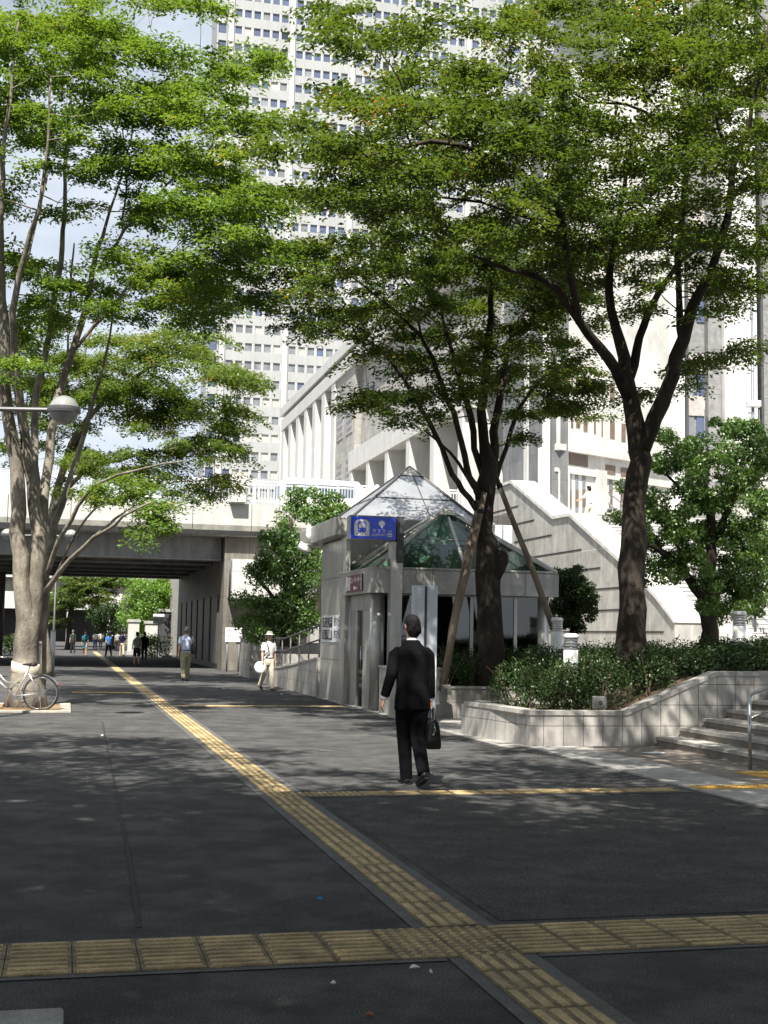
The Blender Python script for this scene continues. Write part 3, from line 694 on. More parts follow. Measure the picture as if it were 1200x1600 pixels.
# maroon plate on the fascia
sp = thing('maroon_sign', 'small maroon plate with white lettering on the canopy fascia above the subway door', 'sign', g(5.92, 26.6, 2.6))
m = MB(grid=True); m.box(5.9, 5.928, 25.85, 27.35, 2.45, 2.8); m.build('plate', MAROON, sp)
m = MB(grid=True); m.box(5.892, 5.9, 27.22, 27.33, 2.47, 2.78); m.box(5.892, 5.9, 25.86, 25.9, 2.46, 2.79); m.box(5.894, 5.9, 26.95, 27.12, 2.48, 2.77); m.build('edge', SWHITE, sp)
def side_M(a, b_, z): # text plane facing -v (towards the road), reading direction along -b
    return Matrix.Translation(g(a, b_, z)) @ Matrix((( -VB.x, 0, -VA.x, 0), (-VB.y, 0, -VA.y, 0), (0, 1, 0, 0), (0, 0, 0, 1)))
def front_M(a, b_, z): # facing -u (towards the camera)
    return Matrix.Translation(g(a, b_, z)) @ Matrix(((VA.x, 0, -VB.x, 0), (VA.y, 0, -VB.y, 0), (0, 1, 0, 0), (0, 0, 0, 1)))
text_mesh('エレベーター', .17, side_M(5.897, 26.42, 2.68), 'lettering', SWHITE, sp)
text_mesh('Elevator', .11, side_M(5.897, 26.42, 2.52), 'lettering', SWHITE, sp)
# white notice on the steel tower
wn = thing('direction_notice', 'white notice with two black boxed lines of characters on the steel tower', 'notice', g(6.04, 29.5, 1.7))
m = MB(grid=True); m.box(6.03, 6.047, 28.35, 30.65, 1.36, 1.98); m.build('sheet', SWHITE, wn)
INK = mat('notice_black', (.015, .015, .015), .5)
for zz in (1.82, 1.53):
    m = MB(grid=True); m.box(6.022, 6.03, 29.42, 30.55, zz - .115, zz + .115); m.build('box', INK, wn)
text_mesh('大江戸', .27, side_M(6.021, 29.98, 1.82), 'lettering', SWHITE, wn, sx=1.3); text_mesh('丸ノ内線', .25, side_M(6.021, 29.98, 1.53), 'lettering', SWHITE, wn, sx=1.0)
text_mesh('約7分', .24, side_M(6.028, 28.87, 1.82), 'lettering', INK, wn, sx=1.2); text_mesh('約7分', .24, side_M(6.028, 28.87, 1.53), 'lettering', INK, wn, sx=1.2)

# blue sign
sg = thing('subway_sign', 'blue subway sign with a white train pictogram on a steel post', 'sign', g(6.5, 24.95, 0))
SA0, SA1, SB, SZ0, SZ1 = 5.42, 6.40, 24.95, 3.42, 3.93
m = MB(grid=True); m.box(SA0, SA1, SB, SB + .28, SZ0, SZ1, bev=.03); m.build('case', STEELD, sg)
m = MB(grid=True); m.box(SA0 + .03, SA1 - .02, SB - .008, SB + .002, SZ0 + .03, SZ1 - .03); m.build('panel', BLUE, sg)
m = MB(grid=True); m.box(SA1 + .003, SA1 + .15, SB - .01, SB + .28, SZ0 - .42, SZ1 - .0); m.build('end_plate', DGREY, sg)
m = MB(grid=True); m.box(SA1 - .10, SA1 + .02, SB + .02, SB + .26, .02, SZ0 - .002); m.box(SA1 + .022, SA1 + .14, SB + .03, SB + .25, .02, SZ0 - .425); m.build('post', STEEL, sg)
def rrect(m, x0, x1, z0, z1, r, y0, y1, top_r=None, n=6):
    R1 = r if top_r is None else top_r; pts = []
    for cx, cz, rr, a0 in ((x1 - r, z0 + r, r, -pi / 2), (x1 - R1, z1 - R1, R1, 0), (x0 + R1, z1 - R1, R1, pi / 2), (x0 + r, z0 + r, r, pi)):
        for k in range(n + 1): pts.append((cx + rr * cos(a0 + pi / 2 * k / n), cz + rr * sin(a0 + pi / 2 * k / n)))
    m.prism(pts, 1, y0, y1)
w_ = SA1 - SA0; h_ = SZ1 - SZ0; X = lambda f: SA0 + w_ * f; Z = lambda f: SZ0 + h_ * (1 - f)   # fractions of the sign face, f down
y1 = SB - .008; lay = lambda k: (y1 - .004 * (k + 1), y1 - .004 * k)
m = MB(grid=True); rrect(m, X(.10), X(.42), Z(.82), Z(.17), .01, *lay(0), top_r=.11); m.build('train_arch', SWHITE, sg)
m = MB(grid=True); rrect(m, X(.175), X(.352), Z(.68), Z(.245), .045, *lay(1), top_r=.05)
m.prism([(X(.19), Z(.68)), (X(.215), Z(.68)), (X(.175), Z(.76)), (X(.15), Z(.76))], 1, *lay(1)); m.prism([(X(.31), Z(.68)), (X(.335), Z(.68)), (X(.375), Z(.76)), (X(.35), Z(.76))], 1, *lay(1)); m.build('train_icon', BLUE, sg)
m = MB(grid=True); rrect(m, X(.195), X(.332), Z(.50), Z(.335), .012, *lay(2)); rrect(m, X(.225), X(.302), Z(.30), Z(.265), .006, *lay(2))
for fx in (.205, .315): m.lathe([(.013, 0), (.013, .004)], (X(fx), lay(2)[1], Z(.575)), 10, Matrix.Rotation(pi / 2, 3, 'X'))
m.build('train_window', SWHITE, sg)
# fan shaped leaf emblem
cx, cz = X(.68), Z(.385); R_ = .068
pts = [(cx + R_ * cos(t) * (1 + .05 * cos(6 * t)), cz + .035 + R_ * .92 * sin(t)) for t in [radians(-25 + 230 * k / 28) for k in range(29)]]
pts += [(cx - .012, cz - .035), (cx - .008, cz - .06), (cx + .008, cz - .06), (cx + .012, cz - .035)]
m = MB(grid=True); m.prism(pts, 1, *lay(0)); m.build('leaf_emblem', SWHITE, sg)
text_mesh('地 下 鉄', .078, front_M(X(.625), SB - .011, Z(.615)), 'lettering', SWHITE, sg); text_mesh('SUBWAY', .068, front_M(X(.625), SB - .011, Z(.765)), 'lettering', SWHITE, sg, sx=1.12)
m = MB(grid=True); rrect(m, X(.805), X(.90), Z(.83), Z(.68), .01, *lay(0)); m.prism([(X(.815), Z(.64)), (X(.845), Z(.64)), (X(.83), Z(.57))], 1, *lay(0)); m.prism([(X(.86), Z(.57)), (X(.89), Z(.57)), (X(.875), Z(.64))], 1, *lay(0)); m.build('lift_icon', SWHITE, sg)
m = MB(grid=True)
for fx in (.825, .853, .88): m.box(X(fx) - .006, X(fx) + .006, lay(1)[0], lay(1)[1], Z(.80), Z(.73))
m.build('lift_figure', BLUE, sg)
# tall post left of the door
ps = thing('steel_post', 'tall stainless post at the left jamb of the subway door', 'post', g(6.02, 28.0, 0))
m = MB(grid=True); m.box(5.96, 6.06, 27.72, 28.24, .02, 3.735); m.build('shaft', STEEL, ps); m = MB(grid=True); m.box(5.93, 6.06, 27.68, 28.24, 0, .02); m.build('base', STEELD, ps)
# floodlight bracket on the coping
fl = thing('floodlight', 'small floodlight with a striped white cone on the corner of the steel coping', 'floodlight', g(5.7, 31, 3.9))
c0 = P(484, 832, 31.5); c1 = P(476, 857, 31.4)
m = MB(); m.tube([g(5.76, 31.0, 3.86), P(497, 851, 31.2), P(478, 851, 31.4)], .03, 6); m.build('bracket', STEELD, fl)
m = MB(); m.smooth = True; m.tube([c0 + Vector((-.03, 0, .2)), c0 + Vector((-.02, 0, .12)), c0 + Vector((0, 0, -.06)), c0 + Vector((.01, 0, -.24))], [.02, .06, .105, .05], 14); m.build('cone', RAILW, fl)
m = MB(); m.smooth = True; m.tube([c1 + Vector((-.14, 0, .1)), c1 + Vector((.12, 0, -.09))], .095, 14); m.build('lamp', RAILW, fl)
# white twin-panel pillar
tw = thing('sign_pillar', 'white twin panel pillar with a dark gap behind the walking man', 'sign pillar', P(661, 1080, 22.7) * 1.0)
tb = Vector(tw['base']); a_, b_ = ab(tb); ht = P(661, 915, 22.7).z; tw.location.z = 0; tw['base'] = (tb.x, tb.y, 0)
m = MB(grid=True); m.box(a_ - .21, a_ - .02, b_ - .1, b_ + .1, .04, ht, bev=.008); m.build('panel', mat('pillar_white', (.48, .51, .56), .3, var=.04), tw)
m = MB(grid=True); m.box(a_ + .03, a_ + .215, b_ - .1, b_ + .1, .04, ht, bev=.008); m.build('panel', MATS['pillar_white'], tw)
m = MB(grid=True); m.box(a_ - .02, a_ + .03, b_ - .07, b_ + .09, .04, ht - .01); m.build('gap_strip', DGREY, tw); m = MB(grid=True); m.box(a_ - .25, a_ + .25, b_ - .14, b_ + .14, 0, .04); m.build('base', POLEG, tw)
# pale double cabinet on the terrace behind the pavilion
wc = P(784, 836, 34.5); t = thing('sign_cabinet', 'pale twin light box on a post behind the pavilion roof', 'light box', (wc.x, wc.y, 1.08)); a_, b_ = ab(wc)
for x0, x1 in ((-.29, -.015), (.015, .27)):
    m = MB(grid=True); m.box(a_ + x0, a_ + x1, b_ - .1, b_ + .1, wc.z - .24, wc.z + .26, bev=.01); m.build('panel', MATS['pillar_white'], t)
m = MB(grid=True); m.box(a_ + .27, a_ + .33, b_ - .06, b_ + .06, 1.08, wc.z + .2); m.build('post', POLEG, t)
def rail_board(px, py, w_, h, Y): pass
# poster and red case inside the glass
po = thing('poster', 'pale poster standing inside the pavilion glass', 'poster', g(8.4, 25.7, .9))
m = MB(grid=True); m.box(8.1, 8.62, 25.6, 25.63, .75, 1.75); m.build('sheet', mat('poster_pale', (.2, .25, .27), .5), po)
m = MB(grid=True); m.box(8.16, 8.3, 25.59, 25.6, 1.1, 1.6); m.box(8.35, 8.56, 25.59, 25.6, 1.35, 1.6); m.build('picture', mat('poster_blue', (.12, .2, .3), .5), po)
vm = thing('vending_machine', 'red fronted machine inside the pavilion glass', 'vending machine', g(7.3, 26.4, .03))
m = MB(grid=True); m.box(7.2, 8.0, 26.5, 27.1, .03, 1.75); m.build('body', mat('machine_white', (.12, .13, .14), .4), vm); m = MB(grid=True); m.box(7.26, 7.94, 26.47, 26.5, .9, 1.5); m.build('front', mat('machine_red', (.45, .05, .05), .4), vm)

# ================================================================== GRAND STAIRS
STONE = mat('granite_wall', (.40, .39, .365), .6, scale=2, fine=.2, tile=(.9, 4.5), msize=.01, off=.5, mortar=(.55, .54, .5), stain=.22)
WSTEP = mat('white_step', (.47, .465, .45), .65, scale=3, fine=.12, tile=(.6, .3), msize=.006, mortar=(.27, .265, .25), stain=.1)
gp = thing('stair_parapet', 'broad stone parapet stepping down beside the grand white stairs', 'parapet', g(17.4, 42, 1.08))
prof = [(33.9, 1.08), (51.5, 1.08), (51.5, 7.65), (47.9, 7.65), (43.35, 5.83), (41.8, 5.80), (36.2, 3.38), (35.0, 2.75), (33.9, 2.05)]
m = MB(grid=True); m.prism(prof, 0, 17.0, 17.85); m.build('wall', STONE, gp)
top = prof[2:]
m = MB(grid=True)
m.prism([(51.6, 7.655), (47.95, 7.655), (43.38, 5.835), (41.83, 5.805), (36.23, 3.385), (35.0, 2.755), (33.86, 2.05), (33.86, 2.15), (34.95, 2.86), (36.2, 3.5), (41.78, 5.92), (43.33, 5.95), (47.88, 7.77), (51.6, 7.77)], 0, 16.93, 17.93)
m.build('coping', mat('parapet_cap', (.60, .59, .56), .6, scale=3, fine=.15, stain=.15), gp)
m = MB(grid=True)
for zz, bend in ((1.75, 34.6), (2.45, 36.0), (3.15, 37.6), (3.85, 39.2), (4.55, 40.8), (5.25, 43.6), (5.95, 45.4), (6.65, 47.2)):
    m.box(16.985, 17.001, bend, 51.4, zz, zz + .05)
m.build('groove', DARK, gp)
m = MB(grid=True); m.prism([(33.86, 1.08), (33.86, 2.05), (32.3, 1.1), (32.3, 1.08)], 0, 17.85, 19.2); m.build('foot_wedge', STONE, gp)
gs = thing('grand_stairs', 'wide bright white stairs climbing to the raised plaza', 'stairs', g(23, 40, 1.08))
n1 = 36; b_ = 34.4; z_ = 1.08
for k in range(n1):
    if k == 20: b_ += 1.3
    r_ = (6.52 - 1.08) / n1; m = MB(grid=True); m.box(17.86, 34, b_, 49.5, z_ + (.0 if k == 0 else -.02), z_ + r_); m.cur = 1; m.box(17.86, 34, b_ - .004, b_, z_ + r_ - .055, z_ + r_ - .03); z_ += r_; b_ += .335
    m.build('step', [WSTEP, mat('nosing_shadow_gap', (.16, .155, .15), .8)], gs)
for aa, lab in ((20.9, 'thin metal handrail on the grand stairs left of the big trunk'), (25.2, 'thin metal handrail on the grand stairs behind the bushy evergreen')):
    hr = thing('stair_handrail', lab, 'handrail', g(aa, 40, 1.08)); fz = lambda b_: 1.08 + (min(b_, 41.1) - 34.4) * .451 if b_ < 42.4 else 1.08 + 20 * .151 + (b_ - 42.4) * .451
    for zz in (.95, .5):
        m = MB(grid=True); m.smooth = True; m.tube([(aa, q, fz(q) + zz + .1) for q in (34.6, 36, 38, 40, 41.1, 42.4, 44, 46, 47.4)], .028, 6); m.build('rail', RAILG, hr)
    for q in (34.6, 36.2, 37.8, 39.4, 41.0, 42.6, 44.2, 45.8, 47.3):
        m = MB(grid=True); m.smooth = True; m.tube([(aa, q, fz(q)), (aa, q, fz(q) + 1.05)], .024, 6); m.build('post', RAILG, hr)
cw = thing('stair_side_wall', 'pale granite block wall at the top right of the grand stairs', 'wall', g(27.2, 49, 6.5))
m = MB(grid=True); m.box(27.0, 34, 48.6, 50, 6.5, 8.4); m.build('wall', STONE, cw); m = MB(grid=True); m.box(26.95, 34, 48.55, 50.05, 8.4, 8.5); m.build('coping', MATS['parapet_cap'], cw)
m = MB(grid=True); m.smooth = True; m.tube([(25.6, 48.5, 7.55), (34, 48.5, 7.55)], .03, 6); m.build('rail', DGREY, cw)
# ================================================================== BUILDINGS
FAC = mat('tower_cladding', (.33, .34, .34), .5, scale=.15, var=.04, stain=.1)
FAC2 = mat('tower_pier', (.39, .395, .395), .5, scale=.15, var=.04)
PANE = mat('pane_blue', (.10, .125, .21), .12, spec=.8, scale=.3, var=.25, col2=(.07, .09, .15))
PANEG = mat('pane_grey', (.20, .215, .235), .25, scale=.4, var=.2)
PANEC = mat('pane_curtain', (.40, .40, .37), .55, scale=9, var=.1, stretch=(6, 6, .2))
PANED = mat('pane_dark', (.03, .035, .06), .1, spec=.8)
ht = thing('hotel_tower', 'tall pale hotel tower with rows of square windows behind the trees', 'tower', g(10, 205, 0))
TB = 205.0
def tower_a(px, py):
    d = ray(px, py); t = TB / d.dot(VB); return d.dot(VA) * t, EYE + d.z * t
PITCH, FLOOR, WWID, WHGT = 1.56, 2.98, 1.13, 1.36
ac, zc = tower_a(444, 570); GAP = 2.55; BAY = 5 * PITCH + GAP
z_ref = tower_a(439.5, 652)[1]; z0 = z_ref - 12 * FLOOR     # window heads sit at z0 + k*FLOOR
n_fl = 42; zt = z0 + n_fl * FLOOR + 1
aL = ac - BAY - .55; NB = 7; aR = ac + BAY * (NB - 1) + .5
m = MB(grid=True); m.box(aL - 1.75, aR, TB + .35, TB + 9, 0, zt); m.build('core', FAC, ht)
m = MB(grid=True)
for k in range(n_fl + 1):
    zlo = 0 if k == 0 else z0 + (k - 1) * FLOOR; zhi = z0 + k * FLOOR - WHGT
    if zhi > zlo: m.box(aL, aR, TB, TB + .36, zlo + .0, zhi)
m.build('spandrel', FAC, ht)
m = MB(grid=True); mw = MB(grid=True)
wins = []
for bay in range(NB):
    left = ac - BAY + bay * BAY + GAP / 2        # centre-line of the pier at the left of this bay is left - GAP/2
    for i in range(6):
        wc = left + (GAP - PITCH) * 0 + i * PITCH + .0
        wins.append((bay, i, wc))
    m.box(left - GAP / 2 - .47, left - GAP / 2 + .47, TB - .35, TB + .34, 0, zt)
    for i in range(7):
        x = left + (i - .5) * PITCH; hw = (PITCH - WWID) / 2
        if i == 0: m.box(left - GAP / 2 + .475, left - WWID / 2, TB + .02, TB + .34, 0, zt)
        elif i == 6: m.box(left + 5 * PITCH + WWID / 2, left + 5 * PITCH + GAP / 2 - .475, TB + .02, TB + .34, 0, zt)
        else: m.box(x - hw, x + hw, TB + .02, TB + .34, 0, zt); m.box(x - .035, x + .035, TB - .06, TB + .02, 0, zt)
m.build('pier', FAC2, ht)
m = MB(grid=True); m.box(aL - 1.75, aL - 1.5, TB + .0, TB + .34, 0, zt); m.box(aL - .2, aL - .02, TB - .1, TB + .34, 0, zt)
for k in range(n_fl):
    m.box(aL - 1.5, aL - .2, TB + .04, TB + .34, z0 + (k - 1) * FLOOR + .2, z0 + k * FLOOR - WHGT - .2)
m.build('edge_bay', FAC, ht)
mats4 = [PANE, PANEG, PANEC, PANED]; protos = {}
def wind(a, z, mi):
    M_ = MB(grid=True); hw, hh = WWID / 2, WHGT
    M_.box(a - hw, a + hw, TB + .22, TB + .30, z - hh, z); M_.cur = 1; M_.box(a - hw, a + hw, TB + .12, TB + .22, z - hh - .0, z - hh + .06); M_.box(a - hw, a + hw, TB + .2, TB + .22, z - .05, z)
    return M_
cnt = 0; rest = {0: MB(grid=True), 1: MB(grid=True), 2: MB(grid=True), 3: MB(grid=True)}; allrest = MB(grid=True)
for k in range(4, n_fl):
    zz = z0 + k * FLOOR
    for bay, i, a in wins:
        rr = random.random(); low = k < 13
        mi = (2 if rr < .55 else 1 if rr < .9 else 3) if k in (10, 11) else (1 if rr < .7 else 0 if rr < .85 else 2) if k < 18 else (0 if rr < .78 else 1 if rr < .93 else 3 if rr < .97 else 2)
        vis = (bay in (0, 1) and 9 <= k <= 20 and not (bay == 1 and i > 2)) 
        if vis and cnt < 100:
            wind(a, zz, mi).build('window', [mats4[mi], FAC], ht); cnt += 1
        else:
            allrest.cur = mi; allrest.box(a - WWID / 2, a + WWID / 2, TB + .22, TB + .30, zz - WHGT, zz)
for k in range(4, n_fl):
    allrest.cur = 0; allrest.box(aL - 1.47, aL - .22, TB + .25, TB + .33, z0 + k * FLOOR - WHGT - .2, z0 + k * FLOOR + .15)
tag(allrest.build('window', mats4, ht), kind='stuff')

# ---- long low wing with deep fins
WA = 22.0; DZ = 6.52
wg = thing('hall_wing', 'long white hall wing with deep projecting fins and a colonnade', 'building', g(24, 95, DZ))
WGT = mat('wing_tile', (.40, .385, .36), .6, scale=1, tile=(1.0, 1.0), msize=.03, mortar=(.22, .21, .2), stain=.2)
WWH = mat('wing_white', (.52, .515, .50), .55, scale=1, var=.05, stain=.12); WGR = mat('wing_grey', (.17, .172, .178), .5, scale=.6, tile=(3.0, 1.5), msize=.012, stain=.25)
zt = 25.0
m = MB(grid=True); m.box(WA + 1.9, WA + 24, 96.9, 136.2, DZ, zt - .02); m.build('rear_wall', WGT, wg)
m = MB(grid=True); m.box(WA + .6, WA + 24, 63.5, 100.2, 16.2, zt - .02); m.box(WA, WA + 1.0, 100.2, 108, DZ, zt - .02); m.build('wall', WGT, wg)
m = MB(grid=True); m.box(WA - .3, WA + 24, 63.5, 136.6, zt, zt + .9); m.box(WA - .2, WA + 1, 63.5, 136.2, zt - 1.6, zt - .4); m.build('roof', WWH, wg)
for k in range(7):
    b_ = 107.6 + k * 4.5
    m = MB(grid=True); m.box(WA - .15, WA + 1.9, b_, b_ + 1.5, DZ - .0, zt - .3 - .01 * k); m.build('fin', WWH, wg)
    if k < 6:
        for j, zb in enumerate((8.2, 12.4, 16.6, 20.4)):
            m = MB(grid=True); m.box(WA + .5, WA + 1.9, b_ + 1.51, b_ + 4.49, zb, zb + 2.5); m.cur = 1
            m.box(WA + .46, WA + .5, b_ + 1.8, b_ + 4.2, zb + .5, zb + 2.0); m.box(WA + .55, WA + 1.8, b_ + 1.9, b_ + 4.2, zb + 2.5, zb + 2.52)
            m.build('oriel', [WWH, PANED], wg)
for k in range(6):
    b_ = 69.4 + k * 5.9
    m = MB(grid=True); m.prism([(WA - .4, DZ), (WA + 12, DZ), (WA + 12, 16.15), (WA + .55, 16.15), (WA - .4, 14.9)], 1, b_, b_ + .9); m.build('fin', WWH, wg)
m = MB(grid=True); m.box(WA + 9, WA + 10, 63.6, 100, DZ, 16.15); m.build('recess_wall', mat('recess_shade_grey', (.3, .3, .29), .6, stain=.2), wg)  # grey instead of white puts the shade of the recess into the colour
m = MB(grid=True); m.box(WA - .45, WA + .58, 68.9, 100.1, 14.6, 16.19); m.build('beam', WWH, wg)
for (b0, b1) in ((100.8, 103.2), (104.4, 107.0)):
    for zb in (8.2, 13.0, 18.0):
        m = MB(grid=True); m.box(WA - .06, WA, b0, b1, zb, zb + 3.2); m.cur = 1
        for i in range(4):
            for j in range(5): m.box(WA - .075, WA - .06, b0 + .2 + i * (b1 - b0 - .3) / 4, b0 + .5 + i * (b1 - b0 - .3) / 4, zb + .25 + j * .58, zb + .55 + j * .58)
        m.build('lattice_panel', [WGT, PANED], wg)
m = MB(grid=True); m.box(WA, WA + .8, 56.4, 59.6, DZ, 30); m.box(WA, WA + .8, 60.2, 63.5, DZ, 30); m.build('grey_wall', WGR, wg)
m = MB(grid=True); m.box(WA - .06, WA + .9, 59.62, 60.18, DZ, 30); m.build('pilaster', WWH, wg)
# flagpole
p_ = P(844, 800, 55.5); fp = thing('white_pole', 'short white flagpole in front of the dark grey wall', 'pole', (p_.x, p_.y, DZ)); tz = P(845, 700, 55.5).z
m = MB(); m.smooth = True; m.tube([(p_.x, p_.y, DZ), (p_.x, p_.y, tz)], .11, 10); m.build('shaft', mat('pole_cream', (.6, .58, .5), .5), fp)
m = MB(); m.smooth = True; m.lathe([(.2, 0), (.2, .06), (.13, .2)], (p_.x, p_.y, DZ), 12); m.build('base', POLEG, fp)

# ---- building with slit windows: its facade plane runs away to the right
class Plane:
    def __init__(s, o, ang): s.o = Vector(o); s.d = Vector((cos(ang), sin(ang), 0)); s.n = Vector((sin(ang), -cos(ang), 0))
    def hit(s, px, py):
        r = ray(px, py); t = (s.o - CAMP).dot(s.n) / r.dot(s.n); q = CAMP + r * t; return (q - s.o).dot(s.d), q.z
    def M(s): return Matrix(((s.d.x, -s.n.x, 0, s.o.x), (s.d.y, -s.n.y, 0, s.o.y), (0, 0, 1, 0), (0, 0, 0, 1)))   # local x along, y inward, z up
    def box(s, m, t0, t1, z0, z1, out, inn): m.box(t0, t1, -out, inn, z0, z1, M=s.M())
    def pbox(s, m, px0, py0, px1, py1, out, inn):
        t0, z1 = s.hit(px0, (py0 + py1) / 2); t1, _ = s.hit(px1, (py0 + py1) / 2); _, z1 = s.hit((px0 + px1) / 2, py0); _, z0 = s.hit((px0 + px1) / 2, py1); s.box(m, t0, t1, z0, z1, out, inn)
q = g(WA + .1, 56.4); pa = Plane((q.x, q.y, DZ), radians(41))
ah = thing('assembly_hall', 'white stone hall with narrow slit windows and a string course beyond the stairs', 'building', (q.x, q.y, DZ))
AW = mat('hall_stone', (.66, .645, .61), .55, scale=.8, tile=(.75, 3.0), msize=.012, mortar=(.5, .49, .46), stain=.12)
BRN = mat('slit_brown', (.16, .115, .09), .5)
m = MB(); pa.box(m, .05, 10, DZ, 30, 0, .8); m.build('wall', AW, ah)
m = MB()
for (x0, y0, x1, y1) in [(868, 699, 985, 709)]: pass
t1, zb = pa.hit(925, 711); _, zq = pa.hit(925, 706)
pa.box(m, .02, 10, zb - .05, zb + .25, .28, .01); _, z3 = pa.hit(925, 742); pa.box(m, .02, 10, z3 - .1, z3 + .08, .12, .01); m.build('string_course', AW, ah)
m = MB()
for x in (871, 886, 921, 933, 944, 982): pa.pbox(m, x - 2.6, 560, x + 2.6, 705, .14, .01)
for x in (872, 884, 931): pa.pbox(m, x - 2, 735, x + (3 if x < 930 else 14), 812, .14, .01)
m.build('pilaster', AW, ah)
for (x0, y0, x1, y1) in [(890, 646, 895, 668), (900, 644, 906, 668), (911.5, 645, 917.5, 674), (928, 650, 935, 678), (940, 653, 947, 682), (953, 657, 960, 685), (971, 662, 977, 690), (988, 664, 994, 692),
                         (890, 590, 895, 612), (900, 588, 906, 612), (911.5, 589, 917.5, 616), (928, 594, 935, 620), (940, 597, 947, 624), (953, 600, 960, 628)]:
    m = MB(); pa.pbox(m, x0, y0, x1, y1, .03, .01); o = m.build('slit_window', BRN, ah)
for (x0, y0, x1, y1) in [(871, 704, 881, 718), (889, 710, 918, 728), (946, 727, 961, 741), (970, 731, 982, 745)]:
    m = MB(); pa.pbox(m, x0, y0, x1, y1, .03, .01); m.build('louvre_panel', BRN, ah)
for x in (876, 890, 901, 912, 954, 972):
    m = MB(); pa.pbox(m, x - 2.4, 731 + (x - 876) * .16, x + 2.4, 800, .025, .01); m.cur = 1; pa.pbox(m, x - 2.4, 731 + (x - 876) * .16, x + 2.4, 737 + (x - 876) * .16, .04, .01); m.cur = 2; pa.pbox(m, x - 2.4, 765, x + 2.4, 792, .035, .01); m.build('slit_window', [PANEG, PANED, BRN], ah)

pb_ = Plane(P(985, 800, 66).xy.to_3d(), radians(8)); pb_.o.z = DZ
tb = thing('office_tower', 'tall white office tower with deep piers behind the bushy evergreen', 'tower', tuple(pb_.o))
BW = mat('office_white', (.68, .675, .66), .5, scale=.5, tile=(2.4, 2.4), msize=.014, mortar=(.5, .5, .48), stain=.1); BG = mat('office_grey', (.25, .25, .25), .5, tile=(2.4, 2.4), msize=.014, stain=.2)
m = MB(); t0, _ = pb_.hit(960, 700); t1, _ = pb_.hit(1400, 700); pb_.box(m, t0, t1, DZ, 75, 0, 12); m.build('wall', BG, tb)
for (x0, x1, out) in [(1003, 1017, .9), (1019, 1066, .35), (1101, 1121, .5), (1122, 1172, .9), (1240, 1290, .9), (1330, 1380, .9), (960, 1000, .5)]:
    a0, _ = pb_.hit(x0, 600); a1, _ = pb_.hit(x1, 600); m = MB(); pb_.box(m, a0, a1, DZ, 74.9, out, .01); m.build('pier', BG if x0 in (1003, 1101) else BW, tb)
m = MB(); x0, _ = pb_.hit(1067, 600); x1, _ = pb_.hit(1070.5, 600); pb_.box(m, x0, x1, DZ, 74, .5, .01); m.build('corner_post', DGREY, tb)
for (y0, y1) in [(445, 560), (583, 617), (648, 720), (760, 800)]:
    pass
BN = mat('office_spandrel', (.42, .39, .37), .5, stain=.1)
for y in (622, 556, 440, 330): m = MB(); pb_.pbox(m, 1071, y - 3, 1100.5, y + 28, .12, .01); m.build('spandrel', BN, tb)
for y in (650, 585, 470, 360):
    for x0, x1 in ((1072.5, 1084), (1088, 1100)): m = MB(); pb_.pbox(m, x0, y, x1, y + 34, .06, .01); m.build('window', PANEG if x0 < 1080 else PANE, tb)
a0, _ = pb_.hit(1177, 600); a1, _ = pb_.hit(1181, 600); m = MB(); pb_.box(m, a0, a1, DZ, 60, 1.0, .01); m.build('corner_post', DGREY, tb)
# lamp / camera pole and orange banners
p_ = P(1178, 800, 40); cp = thing('camera_pole', 'dark pole carrying a white box camera at the right edge', 'pole', (p_.x, p_.y, 1.08)); tz = P(1178, 470, 40).z
m = MB(); m.smooth = True; m.tube([(p_.x, p_.y, 1.08), (p_.x, p_.y, tz)], .05, 10); m.build('shaft', mat('pole_blue_grey', (.16, .17, .21), .4), cp)
q = P(1176, 632, 40); m = MB(); m.box(q.x - .2, q.x + .22, q.y - .2, q.y + .1, q.z - .1, q.z + .1, bev=.02); m.build('camera', RAILW, cp)
q = P(1165, 645, 40); m = MB(); m.box(q.x - .13, q.x + .25, q.y - .05, q.y + .05, q.z - .03, q.z + .02); m.build('bracket', RAILW, cp)
ORG = mat('banner_orange', (.75, .11, .03), .6, var=.1)
for (pts, Y, lab) in [([(1085, 721), (1100, 706), (1100, 716), (1087, 727)], 46, 'slanting orange banner behind the bushy evergreen'), ([(1181, 658), (1185, 658), (1185, 676), (1181, 676)], 39.8, 'narrow orange banner on the dark pole at the right edge')]:
    c = P(*pts[0], Y); t = thing('banner', lab, 'banner', tuple(c)); m = MB(); n = len(pts)
    vs = [P(x, y, Y) for x, y in pts] + [P(x, y, Y) + Vector((.01, .03, 0)) for x, y in pts]; m.add(vs, [[0, 1, 2, 3], [7, 6, 5, 4]] + [[i, (i + 1) % 4, 4 + (i + 1) % 4, 4 + i] for i in range(4)]); m.build('cloth', ORG, t)
    m = MB(); m.tube([P(pts[1][0] + 1, 640, Y + .06), P(pts[1][0] + 1, 760, Y + .06)], .02, 6); m.build('pole', RAILG, t)
